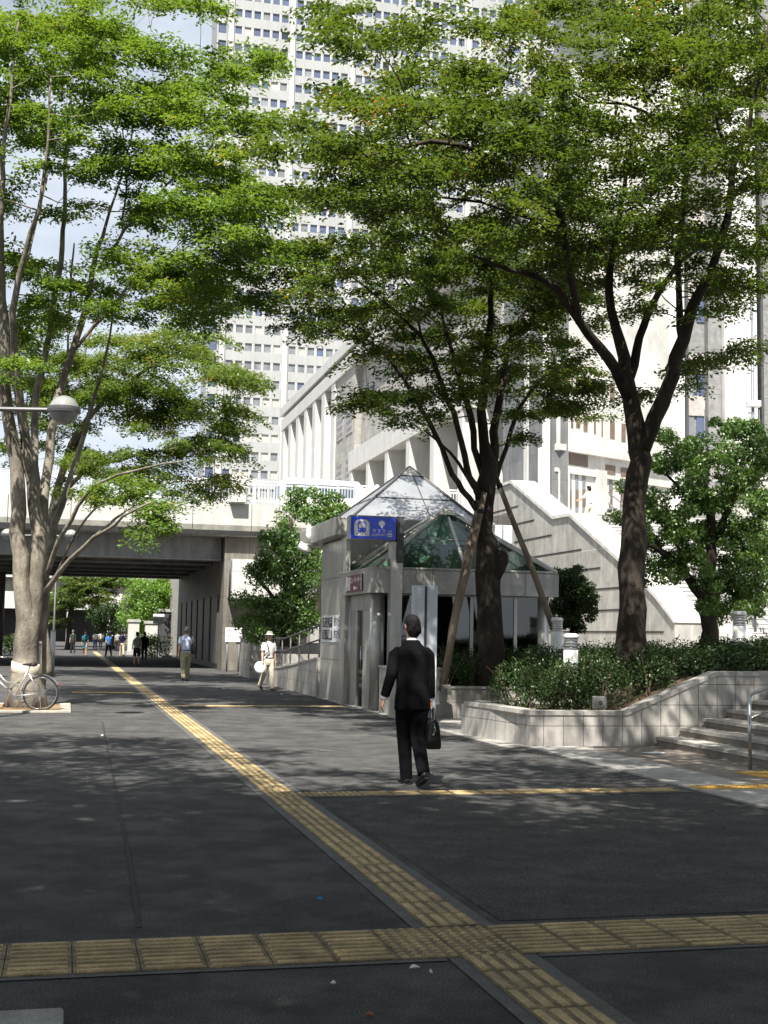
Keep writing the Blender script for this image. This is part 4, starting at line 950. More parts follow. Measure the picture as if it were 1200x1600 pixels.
# ================================================================== PEOPLE
SKIN = mat('skin', (.50, .29, .19), .5, var=.06, scale=20); SKIN2 = mat('skin_pale', (.56, .35, .25), .5, var=.06, scale=20)
HAIR = mat('black_hair', (.008, .007, .007), .6, spec=.2, var=.2, scale=60, bump=.5, bscale=160, stretch=(1, 1, .25)); HAIRG = mat('grey_hair', (.12, .11, .10), .6, bump=.4, bscale=120)
def cloth(name, col, rough=.85, spec=.2, bump=.35): return mat(name, col, rough, var=.12, scale=9, spec=spec, bump=bump, bscale=14)
SUIT = cloth('black_suit', (.006, .006, .007), .9, spec=.08); SHOE = mat('black_leather', (.012, .011, .011), .35, spec=.5, bump=.15, bscale=30)
def plaid(name, base, line):
    m = mat(name, base, .85, spec=.15); N = m.node_tree.nodes; L = m.node_tree.links; b = N['Principled BSDF']
    tcn = N.new('ShaderNodeTexCoord'); prev = b.inputs['Base Color'].links[0].from_socket
    for d, s_ in (('X', 9), ('Z', 9)):
        wv = N.new('ShaderNodeTexWave'); wv.bands_direction = d; wv.inputs['Scale'].default_value = s_; L.new(tcn.outputs['Object'], wv.inputs[0])
        r = N.new('ShaderNodeValToRGB'); r.color_ramp.elements[0].position = .45; r.color_ramp.elements[1].position = .6; r.color_ramp.elements[0].color = (*line, 1); r.color_ramp.elements[1].color = (1, 1, 1, 1); L.new(wv.outputs['Fac'], r.inputs[0])
        x = N.new('ShaderNodeMix'); x.data_type = 'RGBA'; x.blend_type = 'MULTIPLY'; x.inputs['Factor'].default_value = 1; L.new(prev, x.inputs['A']); L.new(r.outputs[0], x.inputs['B']); prev = x.outputs['Result']
    L.new(prev, b.inputs['Base Color']); return m

def V(x, y, z): return Vector((x, y, z))
def hand(m, wrist, d, fwd, side, r=1.0, curl=.5):
    """Palm and five separate bent fingers. d: direction down the hand, fwd: thumb direction, side: the palm faces this way."""
    d = d.normalized(); fwd = (fwd - d * fwd.dot(d)).normalized(); pn = (side - d * side.dot(d) - fwd * side.dot(fwd)).normalized()
    m.loft([(wrist - d * .02 * r, fwd * .026 * r, pn * .020 * r), (wrist + d * .02 * r, fwd * .032 * r, pn * .019 * r), (wrist + d * .055 * r, fwd * .040 * r, pn * .016 * r), (wrist + d * .09 * r, fwd * .040 * r, pn * .014 * r)], 10)
    for k, (o, ln) in enumerate(((.030, .070), (.011, .080), (-.010, .074), (-.029, .058))):
        p0 = wrist + d * .078 * r + fwd * o * r; a1, a2, a3 = curl * .7, curl * 1.5, curl * 2.2
        q = [p0]; 
        for ang, l_ in ((a1, .45), (a2, .32), (a3, .25)): q.append(q[-1] + (d * cos(ang) + pn * sin(ang)) * ln * l_ * r)
        m.tube(q, [.0095 * r, .0088 * r, .0078 * r, .006 * r], 7)
    p0 = wrist + d * .025 * r + fwd * .028 * r
    m.tube([p0, p0 + (d * .7 + fwd * .55 + pn * .3) * .035 * r, p0 + (d * .92 + fwd * .35 + pn * .5) * .068 * r], [.013 * r, .011 * r, .008 * r], 7)

def limb(root, up, fw, side, l1, l2, a1, ab_, flex, sgn):
    """Two-bone limb: a1 swings it forward, ab_ outward, flex bends the second bone (+ forward)."""
    d1 = (-up * cos(a1) * cos(ab_) + fw * sin(a1) + side * sgn * sin(ab_)).normalized(); j = root + d1 * l1
    d2 = (d1 * cos(flex) + (fw - d1 * fw.dot(d1)).normalized() * sin(flex)).normalized(); return j, j + d2 * l2, d1, d2

def person(label, pos, rz, H, legs, arms, top, tcol, bot, bcol, shoe, hair=HAIR, skin=SKIN, lean=.03, vox=.012, hat=None, turn=0.0, woman=False, group=None, sleeve=None, name='person', lift=0.0):
    """legs/arms: ((forward, out, flex) for the left, then the right side), in degrees. Local axes: +Y ahead, +X right."""
    s = H / 1.73; t = thing(name, label, 'person', (pos[0], pos[1], pos[2]), group); t.rotation_euler = (0, 0, rz)
    up, fw, sd_ = V(0, sin(lean), cos(lean)), V(0, cos(lean), -sin(lean)), V(1, 0, 0)
    w_ = .90 if woman else 1.0
    jn = {}; low = 9
    for i, sg in enumerate((-1, 1)):
        a1, o_, fl = [radians(x) for x in legs[i]]
        hip = V(sg * .088, 0, .90); k, an, d1, d2 = limb(hip, V(0, 0, 1), V(0, 1, 0), sd_, .425, .405, a1, o_, -fl, sg)
        jn['hip', i], jn['knee', i], jn['ank', i], jn['sd', i] = hip, k, an, d2
        pitch = max(0, -a1 + fl - .25) if fl > .3 else (a1 * -.1)
        jn['pitch', i] = pitch; toe = an + V(0, .13 * cos(pitch), -.065 - .13 * sin(pitch)); low = min(low, toe.z - .008, an.z - .078 * cos(pitch) )
    dz = -low + lift; pel = V(0, 0, .90)
    sh = pel + up * .52; nk = pel + up * .575; hd = pel + up * .72 + fw * .02
    for i, sg in enumerate((-1, 1)):
        a1, o_, fl = [radians(x) for x in arms[i]]
        r_ = sh + sd_ * sg * .172 * w_ - up * .02; e, w2, d1, d2 = limb(r_, up, fw, sd_, .285, .245, a1, o_, fl, sg)
        jn['sho', i], jn['elb', i], jn['wri', i], jn['ad', i] = r_, e, w2, d2
    T = lambda p: (p + V(0, 0, dz)) * s
    def fin(m, nm, mt, vx, sm=2, par=None):
        m.v = [tuple(T(Vector(p))) for p in m.v]; o = m.build(nm, mt, t, local=True); 
        if vx: remesh(o, vx * s, sm)
        if par: o.parent = par
        return o
    # --- body: one continuous surface
    m = MB(); ct, st_ = cos(turn), sin(turn); hx, hy = V(ct, st_, 0), V(-st_, ct, 0)
    m.loft([(pel - up * .04, sd_ * .13, fw * .085), (pel + up * .1, sd_ * .125, fw * .085), (pel + up * .25, sd_ * .125, fw * .09), (pel + up * .40, sd_ * .145, fw * .09), (sh - up * .055, sd_ * .135, fw * .075), (nk - up * .03, sd_ * .06, fw * .055)], 14)
    m.tube([nk - up * .05, nk + up * .02, nk + up * .09], [.062, .054, .053], 12)
    hs = [(-.105, .030, .045, .040), (-.085, .048, .072, .052), (-.05, .060, .084, .07), (-.01, .068, .088, .086), (.03, .073, .090, .094), (.065, .072, .084, .095), (.09, .062, .066, .085), (.11, .040, .042, .055), (.118, .012, .014, .018)]
    m.loft([(hd + up * z_ + hy * (yf - yb) / 2, hx * hw, hy * (yf + yb) / 2) for z_, hw, yf, yb in hs], 16)
    m.loft([(hd + up * .02 + hy * .086, hx * .008, up * .012), (hd - up * .012 + hy * .104, hx * .011, up * .012), (hd - up * .03 + hy * .086, hx * .014, up * .008)], 8)
    m.loft([(hd - up * .052 + hy * .080, hx * .024, up * .007), (hd - up * .052 + hy * .090, hx * .018, up * .006)], 8)
    for sg in (-1, 1):
        m.ball(hd + hx * sg * .074 - hy * .01, (.012, .022, .034), 8, 6)
    for i, sg in enumerate((-1, 1)):
        h_, k, a_ = jn['hip', i], jn['knee', i], jn['ank', i]
        m.tube([h_, h_.lerp(k, .5), k, k.lerp(a_, .35), a_], [.078, .068, .05, .052, .036], 10)
        ft = V(0, cos(jn['pitch', i]), -sin(jn['pitch', i])); m.tube([a_, a_ + ft * .05 - V(0, 0, .03)], [.036, .03], 8)
        r_, e, w2, d2 = jn['sho', i], jn['elb', i], jn['wri', i], jn['ad', i]
        m.tube([r_ - up * .06 - sd_ * sg * .01, r_.lerp(e, .5), e, e.lerp(w2, .35), w2], [.042, .043, .037, .038, .026], 10)
        hand(m, w2, d2, fw, -sd_ * sg, 1.0, .45 if vox > .009 else (.5 if i == 0 else 1.25))
    body = fin(m, 'body', skin, vox * .62 if vox < .01 else vox, 1)
    m = MB()
    for sg in (-1, 1): m.ball(hd + up * .012 + hy * .079 + hx * sg * .031, (.011, .008, .006), 8, 6)
    fin(m, 'eyes', mat('eye_dark', (.03, .02, .02), .2), 0)
    # --- hair
    m = MB(); hsx = [(-.112, .036, -.03, .066), (-.09, .056, -.012, .088), (-.05, .075, .006, .104), (.02, .083, .045, .110), (.06, .084, .088, .110), (.09, .075, .086, .10), (.118, .055, .06, .072), (.132, .022, .025, .03)]
    if hat is None or True:
        m.loft([(hd + up * z_ + hy * (yf - yb) / 2, hx * hw, hy * (yf + yb) / 2) for z_, hw, yf, yb in hsx], 16)
        if vox < .02:
            rnd = random.Random(5)
            for k in range(46):
                a_ = rnd.uniform(0, 2 * pi); zz = rnd.uniform(-.02, .12); rr = .082 * sqrt(max(0, 1 - (max(0, zz) / .14) ** 2))
                if sin(a_) > .25 and zz < .055: continue
                p = hd + up * zz + hx * cos(a_) * rr + hy * (sin(a_) * rr * 1.22 - .012); m.tube([p, p - up * .035 + (p - hd) * .06, p - up * rnd.uniform(.045, .065) + (p - hd) * .0], [.011, .009, .003], 6)
        if woman: m.loft([(hd - up * .13 - hy * .06, hx * .06, hy * .03), (hd - up * .04 - hy * .06, hx * .075, hy * .04)], 10)
        fin(m, 'hair', hair, min(vox, .011), 1)
    if hat is not None:
        m = MB(); m.smooth = True
        m.loft([(hd + up * z_ + hy * .0, hx * a_, hy * b_) for z_, a_, b_ in ((.040, .155, .175), (.05, .15, .17), (.058, .098, .118), (.10, .092, .11), (.145, .075, .09), (.158, .03, .035))], 20); fin(m, 'hat', hat, 0)
    # --- top
    m = MB(); J = top == 'jacket'; lo = -.13 if J else -.03
    if top == 'dress': lo = -.35
    e_ = .022 if J else .010
    sec = [(lo, .185 if J else .155, .135 if J else .108), (lo + .1, .18 if J else .150, .13 if J else .105), (.12, .162 if J else .142, .115 if J else .102), (.25, .165, .115), (.38, .185, .12), (.435, .19 if J else .178, .118), (.475, .168, .106), (.515, .122, .092), (.555, .082, .076), (.585 if J else .565, .066, .068)]
    if top == 'dress': sec[0] = (lo, .20, .17)
    m.loft([(pel + up * z_, sd_ * (a_ + e_ * .4) * w_, fw * (b_ + e_ * .3)) for z_, a_, b_ in sec], 18)
    for i, sg in enumerate((-1, 1)):
        r_, e, w2, d2 = jn['sho', i], jn['elb', i], jn['wri', i], jn['ad', i]
        if top == 'tank': continue
        if sleeve == 'short' or (sleeve is None and not J): m.tube([r_ - sd_ * sg * .03 + up * .01, r_.lerp(e, .4), r_.lerp(e, .8)], [.072, .068, .066], 12)
        else:
            we = w2 - (w2 - e).normalized() * .02
            m.tube([r_ - sd_ * sg * .07 - up * .045, r_ - sd_ * sg * .008 - up * .040, r_.lerp(e, .22), r_.lerp(e, .55), e, e.lerp(w2, .5), we], [.05, .060 if J else .057, .070, .066, .059, .053, .049], 12)
    fin(m, 'jacket' if J else ('dress' if top == 'dress' else 'shirt'), tcol, vox, 5)
    if J:
        m = MB(); m.loft([(nk - up * .01, sd_ * .062, fw * .062), (nk + up * .026 + fw * .004, sd_ * .056, fw * .058)], 16)
        for i in (0, 1):
            w2, e = jn['wri', i], jn['elb', i]; q = (w2 - e).normalized(); m.tube([w2 - q * .03, w2 + q * .002], [.036, .036], 12)
        fin(m, 'shirt', mat('white_shirt', (.75, .76, .80), .7), 0)
    # --- bottom
    m = MB()
    if bot in ('trousers', 'shorts'):
        m.loft([(pel + up * .10, sd_ * .142, fw * .103), (pel + up * .0, sd_ * .156, fw * .112), (pel - up * .09, sd_ * .165, fw * .116), (pel - up * .15, sd_ * .15, fw * .10)], 16)
        for i, sg in enumerate((-1, 1)):
            h_, k, a_ = jn['hip', i], jn['knee', i], jn['ank', i]
            if bot == 'trousers': m.tube([h_ + V(0, 0, .02), h_.lerp(k, .5), k, k.lerp(a_, .5), a_ - (k - a_).normalized() * .022], [.100, .094, .078, .070, .064], 14)
            else: m.tube([h_ + V(0, 0, .02), h_.lerp(k, .5), h_.lerp(k, .95)], [.096, .09, .085], 14)
        fin(m, 'trousers' if bot == 'trousers' else 'shorts', bcol, vox, 2)
    elif bot == 'skirt':
        m.loft([(pel + up * .08, sd_ * .135, fw * .1), (pel - up * .1, sd_ * .17, fw * .13), (pel - up * .42, sd_ * .20, fw * .19)], 16); fin(m, 'skirt', bcol, 0)
    if bot == 'trousers' and not J:
        m = MB(); m.loft([(pel + up * .055, sd_ * .151, fw * .111), (pel + up * .09, sd_ * .149, fw * .110)], 20); fin(m, 'belt', SHOE, 0)
    for i in (0, 1):
        a_ = jn['ank', i]; q = jn['pitch', i]; f_, u_ = V(0, cos(q), -sin(q)), V(0, sin(q), cos(q)); b0 = a_ - u_ * .072; x_ = sd_
        m = MB(); m.smooth = True
        m.loft([(b0 - f_ * .062 + u_ * .03, x_ * .022, u_ * .022), (b0 - f_ * .05 + u_ * .038, x_ * .034, u_ * .040), (b0 - f_ * .01 + u_ * .044, x_ * .037, u_ * .046), (b0 + f_ * .05 + u_ * .034, x_ * .040, u_ * .036), (b0 + f_ * .11 + u_ * .024, x_ * .046, u_ * .026), (b0 + f_ * .165 + u_ * .02, x_ * .040, u_ * .02), (b0 + f_ * .195 + u_ * .016, x_ * .018, u_ * .012)], 12)
        sh_ = fin(m, 'shoe', shoe, 0)
        m = MB(); m.loft([(b0 - f_ * .066 - u_ * .004, x_ * .03, u_ * .010), (b0 - u_ * .004, x_ * .038, u_ * .010), (b0 + f_ * .10 - u_ * .004, x_ * .047, u_ * .009), (b0 + f_ * .196 + u_ * .0, x_ * .022, u_ * .007)], 10); fin(m, 'sole', DGREY, 0, par=sh_)
    Mw = Matrix.Translation(Vector(pos)) @ Matrix.Rotation(rz, 4, 'Z')
    return t, {k: Mw @ T(v) for k, v in jn.items() if isinstance(v, Vector)}, Mw

# the man in the black suit, seen from behind
mp_ = G(642, 1228)
man, J1, M1 = person('man in a black suit walking away with a black bag, seen from behind', (mp_.x, mp_.y, .004), TH + .10, 1.74, ((13, -5.8, 8), (-9, -6.0, 30)), ((-4, 13, 20), (2, 5, 4)), 'jacket', SUIT, 'trousers', cloth('black_trousers', (.006, .006, .0075), .9, spec=.08), SHOE, vox=.0085, turn=.18, lean=.045)
w1 = J1['wri', 1]; hd_ = Matrix.Rotation(TH + .10, 3, 'Z')
bg_ = thing('briefcase', 'black leather bag with a silver tag carried by the man in the black suit', 'bag', w1 - Vector((0, 0, .50)))
LEA = mat('bag_leather', (.012, .011, .011), .42, spec=.5, bump=.2, bscale=25)
f_ = hd_ @ Vector((.22, 1, 0)).normalized(); x_ = Vector((f_.y, -f_.x, 0)); c0 = w1 + hd_ @ Vector((.015, .01, -.075))
m = MB(); secs = []
for z_, L_, W_ in ((-.43, .19, .062), (-.415, .20, .076), (-.33, .20, .074), (-.24, .19, .066), (-.17, .178, .05), (-.135, .165, .028), (-.125, .15, .012)):
    c = c0 + Vector((0, 0, z_ + .012)); secs.append([c + f_ * (L_ * sx * (1 if i % 2 else .88)) + x_ * (W_ * (.88 if i % 2 else 1) * sy) for i, (sx, sy) in enumerate(((-1, -1), (-1, -1), (-1, 1), (-1, 1), (1, 1), (1, 1), (1, -1), (1, -1)))])
vs_ = [p for s_ in secs for p in s_]; n_ = 8
m.add(vs_, [[i * n_ + k, i * n_ + (k + 1) % n_, (i + 1) * n_ + (k + 1) % n_, (i + 1) * n_ + k] for i in range(len(secs) - 1) for k in range(n_)] + [list(range(n_))[::-1], list(range((len(secs) - 1) * n_, len(secs) * n_))])
m.smooth = True; m.build('body', LEA, bg_, smooth=True)
for s_ in (-1, 1):
    m = MB(); m.smooth = True; c = c0 + x_ * s_ * .03
    m.tube([c + f_ * -.09 + Vector((0, 0, -.19)), c + f_ * -.085 + Vector((0, 0, -.10)), c0 + x_ * s_ * .018 + f_ * -.05 + Vector((0, 0, -.02)), c0 + x_ * s_ * .01 + Vector((0, 0, .0)), c0 + x_ * s_ * .018 + f_ * .05 + Vector((0, 0, -.02)), c + f_ * .085 + Vector((0, 0, -.10)), c + f_ * .09 + Vector((0, 0, -.19))], .008, 8); m.build('handle', LEA, bg_)
m = MB(); m.tube([c0 - f_ * .17 + Vector((0, 0, -.16)), c0 - f_ * .20 + x_ * .01 + Vector((0, 0, -.22)), c0 - f_ * .205 - x_ * .01 + Vector((0, 0, -.26))], .006, 6)
m.ball(c0 - f_ * .205 + Vector((0, 0, -.2)), .011); m.ball(c0 - f_ * .205 - x_ * .012 + Vector((0, 0, -.27)), .012); m.build('silver_tag', RAILG, bg_)

# two walkers in the middle distance
KHAKI = cloth('khaki', (.30, .27, .18)); CREAM = cloth('cream_trousers', (.62, .55, .44)); WSH = cloth('white_top', (.74, .73, .72))
p_ = G(289, 1064); t, J2, _ = person('man in a pale blue checked shirt and khaki trousers walking towards the underpass', (p_.x, p_.y, 0), TH + .05, 1.70, ((-10, 0, 14), (12, 0, 5)), ((-6, 7, 6), (6, 6, 12)), 'shirt', plaid('check_shirt', (.76, .79, .85), (.62, .68, .82)), 'trousers', KHAKI, SHOE, hair=HAIRG, vox=.013)
sb = thing('shoulder_bag', 'black shoulder bag hanging at the side of the man in the checked shirt', 'bag', J2['hip', 1])
r_ = Matrix.Rotation(TH + .05, 3, 'Z'); c = J2['hip', 1] + r_ @ Vector((.14, -.03, .16))
m = MB(); m.smooth = True; m.loft([(c + Vector((0, 0, z_)), r_ @ Vector((w_, 0, 0)), r_ @ Vector((0, l_, 0))) for z_, w_, l_ in ((-.2, .045, .13), (-.17, .065, .16), (0, .06, .165), (.13, .035, .15), (.16, .01, .13))], 12); m.build('body', LEA, sb)
m = MB(); m.tube([c + Vector((0, 0, .12)) + r_ @ Vector((0, -.12, 0)), J2['sho', 1] + r_ @ Vector((-.03, -.10, .02)), J2['sho', 1] + r_ @ Vector((-.05, 0, .085)), J2['sho', 1] + r_ @ Vector((-.03, .11, .0)), c + Vector((0, 0, .12)) + r_ @ Vector((0, .12, 0))], .014, 6); m.build('strap', LEA, sb)
p_ = G(418, 1079); rz3 = TH + radians(198)
t, J3, _ = person('man in a white hat, white shirt and cream trousers walking towards the viewer', (p_.x, p_.y, 0), rz3, 1.56, ((10, 0, 4), (-12, 0, 26)), ((-5, 8, 8), (6, 9, 14)), 'shirt', WSH, 'trousers', CREAM, cloth('dark_shoe', (.05, .045, .04)), hair=HAIRG, hat=cloth('hat_cream', (.66, .63, .56)), vox=.013, turn=-.25)
fn = thing('round_fan', 'round white fan held at the side of the man in the white hat', 'fan', J3['wri', 1])
c = J3['wri', 1] + Vector((-.05, -.05, -.17)); ax_ = Vector((.25, -1, .1)).normalized(); e1 = ax_.orthogonal().normalized(); e2 = ax_.cross(e1)
m = MB(); m.loft([(c - ax_ * .008, e1 * .14, e2 * .14), (c - ax_ * .003, e1 * .155, e2 * .155), (c + ax_ * .003, e1 * .155, e2 * .155), (c + ax_ * .008, e1 * .14, e2 * .14)], 24); m.build('disc', SWHITE, fn)
m = MB(); m.tube([c + (J3['wri', 1] + J3['ad', 1] * 0 - c).normalized() * .13, J3['wri', 1] + Vector((0, 0, -.03))], .009, 6); m.build('stick', RAILW, fn)
stp = thing('bag_strap', 'dark bag strap running over the shoulder of the man in the white hat', 'strap', J3['sho', 0]); r_ = Matrix.Rotation(rz3, 3, 'Z')
m = MB(); m.tube([J3['sho', 1] + r_ @ Vector((-.06, .0, .085)), J3['sho', 1] + r_ @ Vector((-.06, .125, -.06)), J3['hip', 1] + r_ @ Vector((-.02, .15, .25)), J3['hip', 1] + r_ @ Vector((.10, .08, .1))], .014, 6); m.build('band', LEA, stp)
# woman on the grand stairs
p_ = P(921, 822, 51); zf = 6.52 if ab(p_)[1] > 47 else p_.z
t, J4, _ = person('person in white with short black hair on the grand stairs beside the handrail', (p_.x, p_.y, p_.z), TH + .5, 1.62, ((18, 0, 30), (-8, 0, 8)), ((40, 8, 40), (20, 10, 30)), 'shirt', WSH, 'trousers', CREAM, SHOE, skin=SKIN2, vox=.014, sleeve='short')

# far walkers beyond and under the overpass
def far(px, yf, yh, label, top, tc_, bot, bc, facing=0, st=14, woman=False, hair=HAIR, wide=1):
    p = G(px, yf); H = min(1.82, max(1.5, (yf - yh) * p.y / F)); a_ = st * random.uniform(.7, 1.2)
    return person(label, (p.x, p.y, 0), TH + facing, H, ((a_ * wide, 0, 6), (-a_ * wide, 0, 18)), ((-a_ * .8, 7, 10), (a_ * .8, 7, 14)), top, tc_, bot, bc, SHOE, hair=hair, vox=.02, woman=woman, group='far walkers beyond the underpass')
TEAL = cloth('teal', (.03, .16, .22)); NAVY = cloth('navy', (.015, .018, .045)); BLUET = cloth('blue_top', (.05, .16, .42)); GRN = cloth('dark_green', (.03, .05, .04)); GVEST = cloth('grey_green', (.16, .18, .15)); BEIGE = cloth('beige', (.5, .42, .32)); DKT = cloth('dark_trousers', (.02, .02, .025)); RUST = cloth('rust', (.34, .13, .07)); JEAN = cloth('jean_blue', (.06, .09, .16))
far(113, 1021, 985, 'far walker in dark green standing by the dark column', 'shirt', GRN, 'trousers', DKT, .3, 5, hair=HAIRG)
far(132, 1025, 988, 'far woman in a teal dress with bare arms under the overpass', 'dress', TEAL, 'none', DKT, pi, 12, True, hair=cloth('brown_hair', (.16, .06, .03)))
far(148, 1016, 990, 'far walker in a white shirt and blue grey trousers', 'shirt', WSH, 'trousers', JEAN, .1, 10)
far(169, 1026, 991, 'far walker in a bright blue top with a wide stride', 'shirt', BLUET, 'trousers', DKT, .2, 26)
far(177, 1014, 990, 'far walker in beige just right of the one in bright blue', 'shirt', BEIGE, 'trousers', BEIGE, 3.0, 8)
far(183, 1018, 989, 'far walker in a grey top and dark trousers', 'shirt', cloth('mid_grey', (.3, .3, .31)), 'trousers', DKT, 0, 9)
far(190, 1026, 988, 'far walker in a navy top and pale trousers', 'shirt', NAVY, 'trousers', BEIGE, 0.1, 12)
far(203, 1020, 990, 'far walker in a rust coloured top left of the grey green vest', 'shirt', RUST, 'trousers', DKT, 2.9, 8, True)
far(213, 1041, 993, 'walker in a grey green sleeveless vest and dark shorts under the overpass', 'tank', GVEST, 'shorts', DKT, .05, 12)
far(225, 1031, 989, 'far man in a black suit beside the grey green vest', 'jacket', SUIT, 'trousers', DKT, 0, 9)
far(157, 1013, 990, 'far walker in white seen small between the blue top and the white shirt', 'shirt', WSH, 'trousers', DKT, .0, 8)

# ================================================================== BICYCLE
CHR = mat('chrome', (.72, .72, .72), .16, metal=1, var=.05); SILV = mat('silver_frame', (.58, .59, .60), .28, metal=.75, var=.05); TYRE = mat('tyre', (.022, .022, .022), .8)
bp_ = G(62.5, 1111.5); bk = thing('bicycle', 'silver town bicycle parked against the big trunk on the left', 'bicycle', (bp_.x, bp_.y, .0)); bk.rotation_euler = (0, 0, pi + TH * .3)
R0 = .335; ax = V(0, 1, 0)
def wheel(x):
    m = MB(); m.smooth = True; m.torus((x, 0, R0), R0 - .018, .018, ax, 40, 8); w_ = m.build('wheel', TYRE, bk, local=True)
    m = MB(); m.smooth = True; m.torus((x, 0, R0), R0 - .040, .011, ax, 40, 6); m.build('rim', CHR, w_, local=True)
    m = MB()
    for k in range(28):
        a_ = 2 * pi * k / 28; b_ = a_ + (.5 if k % 2 else -.5); m.tube([V(x + .018 * cos(b_), .028 * (1 if k % 4 < 2 else -1), R0 + .018 * sin(b_)), V(x + (R0 - .045) * cos(a_), 0, R0 + (R0 - .045) * sin(a_))], .0022, 4, False)
    m.build('spokes', CHR, w_, local=True)
    m = MB(); m.smooth = True; m.tube([V(x, -.06, R0), V(x, .06, R0)], .02, 10); m.build('hub', CHR, w_, local=True)
wheel(0); wheel(1.10)
BB, SC, HT, HB = V(.46, 0, .29), V(.24, 0, .80), V(.90, 0, .84), V(.935, 0, .66)
m = MB(); m.smooth = True
m.tube([BB, SC], .016, 10); m.tube([HT, HB], .018, 10); m.tube([HB + V(-.01, 0, .02), V(.66, 0, .44), BB + V(.02, 0, .02)], .018, 10); m.tube([HT + V(-.01, 0, -.06), V(.66, 0, .55), BB.lerp(SC, .35)], .014, 10)
for s_ in (-1, 1):
    m.tube([V(0, s_ * .06, R0), V(.30, s_ * .05, .30), BB + V(-.02, s_ * .03, 0)], .010, 8); m.tube([V(0, s_ * .06, R0), SC.lerp(BB, .12) + V(0, s_ * .02, 0)], .008, 8); m.tube([HB + V(.0, s_ * .045, -.02), V(1.0, s_ * .05, .52), V(1.10, s_ * .05, R0)], .011, 8)
m.build('frame', SILV, bk, local=True)
m = MB(); m.smooth = True
for x0, a0, a1 in ((0, -.25, 3.3), (1.10, .1, 2.6)):
    pts = [V(x0 + (R0 + .022) * cos(t), 0, R0 + (R0 + .022) * sin(t)) for t in [a0 + .25 + (a1 - a0) * k / 24 if x0 == 0 else a0 + (a1 - a0) * k / 24 for k in range(25)]]
    for i in range(24):
        q0, q1 = pts[i], pts[i + 1]; n0 = (q0 - V(x0, 0, R0)).normalized() * .012; n1 = (q1 - V(x0, 0, R0)).normalized() * .012
        m.add([q0 + V(0, -.026, 0) - n0, q0 + n0 * .4, q0 + V(0, .026, 0) - n0, q1 + V(0, -.026, 0) - n1, q1 + n1 * .4, q1 + V(0, .026, 0) - n1], [[0, 1, 4, 3], [1, 2, 5, 4]])
m.build('mudguard', CHR, bk, local=True)
m = MB(); m.smooth = True; m.loft([(V(.10, 0, .875), V(0, .085, 0), V(0, 0, .035)), (V(.16, 0, .872), V(0, .095, 0), V(0, 0, .04)), (V(.22, 0, .868), V(0, .06, 0), V(0, 0, .03)), (V(.30, 0, .868), V(0, .028, 0), V(0, 0, .02)), (V(.36, 0, .866), V(0, .018, 0), V(0, 0, .014))], 12); sd2 = m.build('saddle', SHOE, bk, local=True)
m = MB(); m.smooth = True; m.tube([SC, V(.215, 0, .85)], .013, 8); m.tube([V(.14, .05, .83), V(.12, .05, .80), V(.15, .05, .84)], .005, 5); m.build('seat_post', CHR, sd2, local=True)
m = MB(); m.smooth = True; m.tube([HT, V(.86, 0, 1.0)], .012, 8); m.tube([V(.60, -.28, 1.0), V(.76, -.25, 1.01), V(.88, -.12, 1.0), V(.88, .12, 1.0), V(.76, .25, 1.01), V(.60, .28, 1.0)], .011, 8); m.build('handlebar', CHR, bk, local=True)
m = MB(); m.tube([BB + V(0, -.08, 0), BB + V(0, .08, 0)], .014, 8); m.lathe([(.085, -.004), (.085, .004)], BB + V(0, -.06, 0), 28, Matrix.Rotation(pi / 2, 3, 'X')); m.tube([BB + V(0, -.075, 0), BB + V(-.10, -.085, -.13)], .010, 6); m.tube([BB + V(0, .075, 0), BB + V(.10, .085, .13)], .010, 6); m.build('crank', SILV, bk, local=True)
for s_ in (-1, 1):
    c = BB + V(.10 * s_, .13 * s_, .13 * s_); m = MB(); m.box(c.x - .045, c.x + .045, c.y - .04, c.y + .04, c.z - .014, c.z + .014, bev=.005); m.build('pedal', DGREY, bk, local=True)
m = MB(); m.smooth = True; m.tube([V(.0, -.06, R0 + .035), V(.42, -.062, .375)], .008, 6); m.tube([V(.0, -.06, R0 - .03), V(.42, -.062, .215)], .006, 6); m.build('chain', DGREY, bk, local=True)
m = MB(); m.smooth = True; m.tube([V(.02, .07, R0), V(-.02, .10, .16), V(-.03, .13, .005)], .009, 8); m.tube([V(-.03, .13, .008), V(-.16, .14, .008)], .009, 6); m.build('kickstand', CHR, bk, local=True)
m = MB(); m.lathe([(.028, 0), (.02, .012)], V(-.34, 0, .50), 12, Matrix.Rotation(-pi / 2, 3, 'Y')); m.build('reflector', mat('reflector_red', (.5, .03, .02), .3), bk, local=True)
m = MB()
for z_ in (.72, .80, .88, .96): m.torus(V(1.12, 0, z_), .15 + (z_ - .72) * .15, .004, V(0, 0, 1), 20, 4)
for k in range(16):
    a_ = 2 * pi * k / 16; m.tube([V(1.12 + .15 * cos(a_), .15 * sin(a_), .72), V(1.12 + .186 * cos(a_), .186 * sin(a_), .96)], .003, 4)
m.build('basket', SILV, bk, local=True)
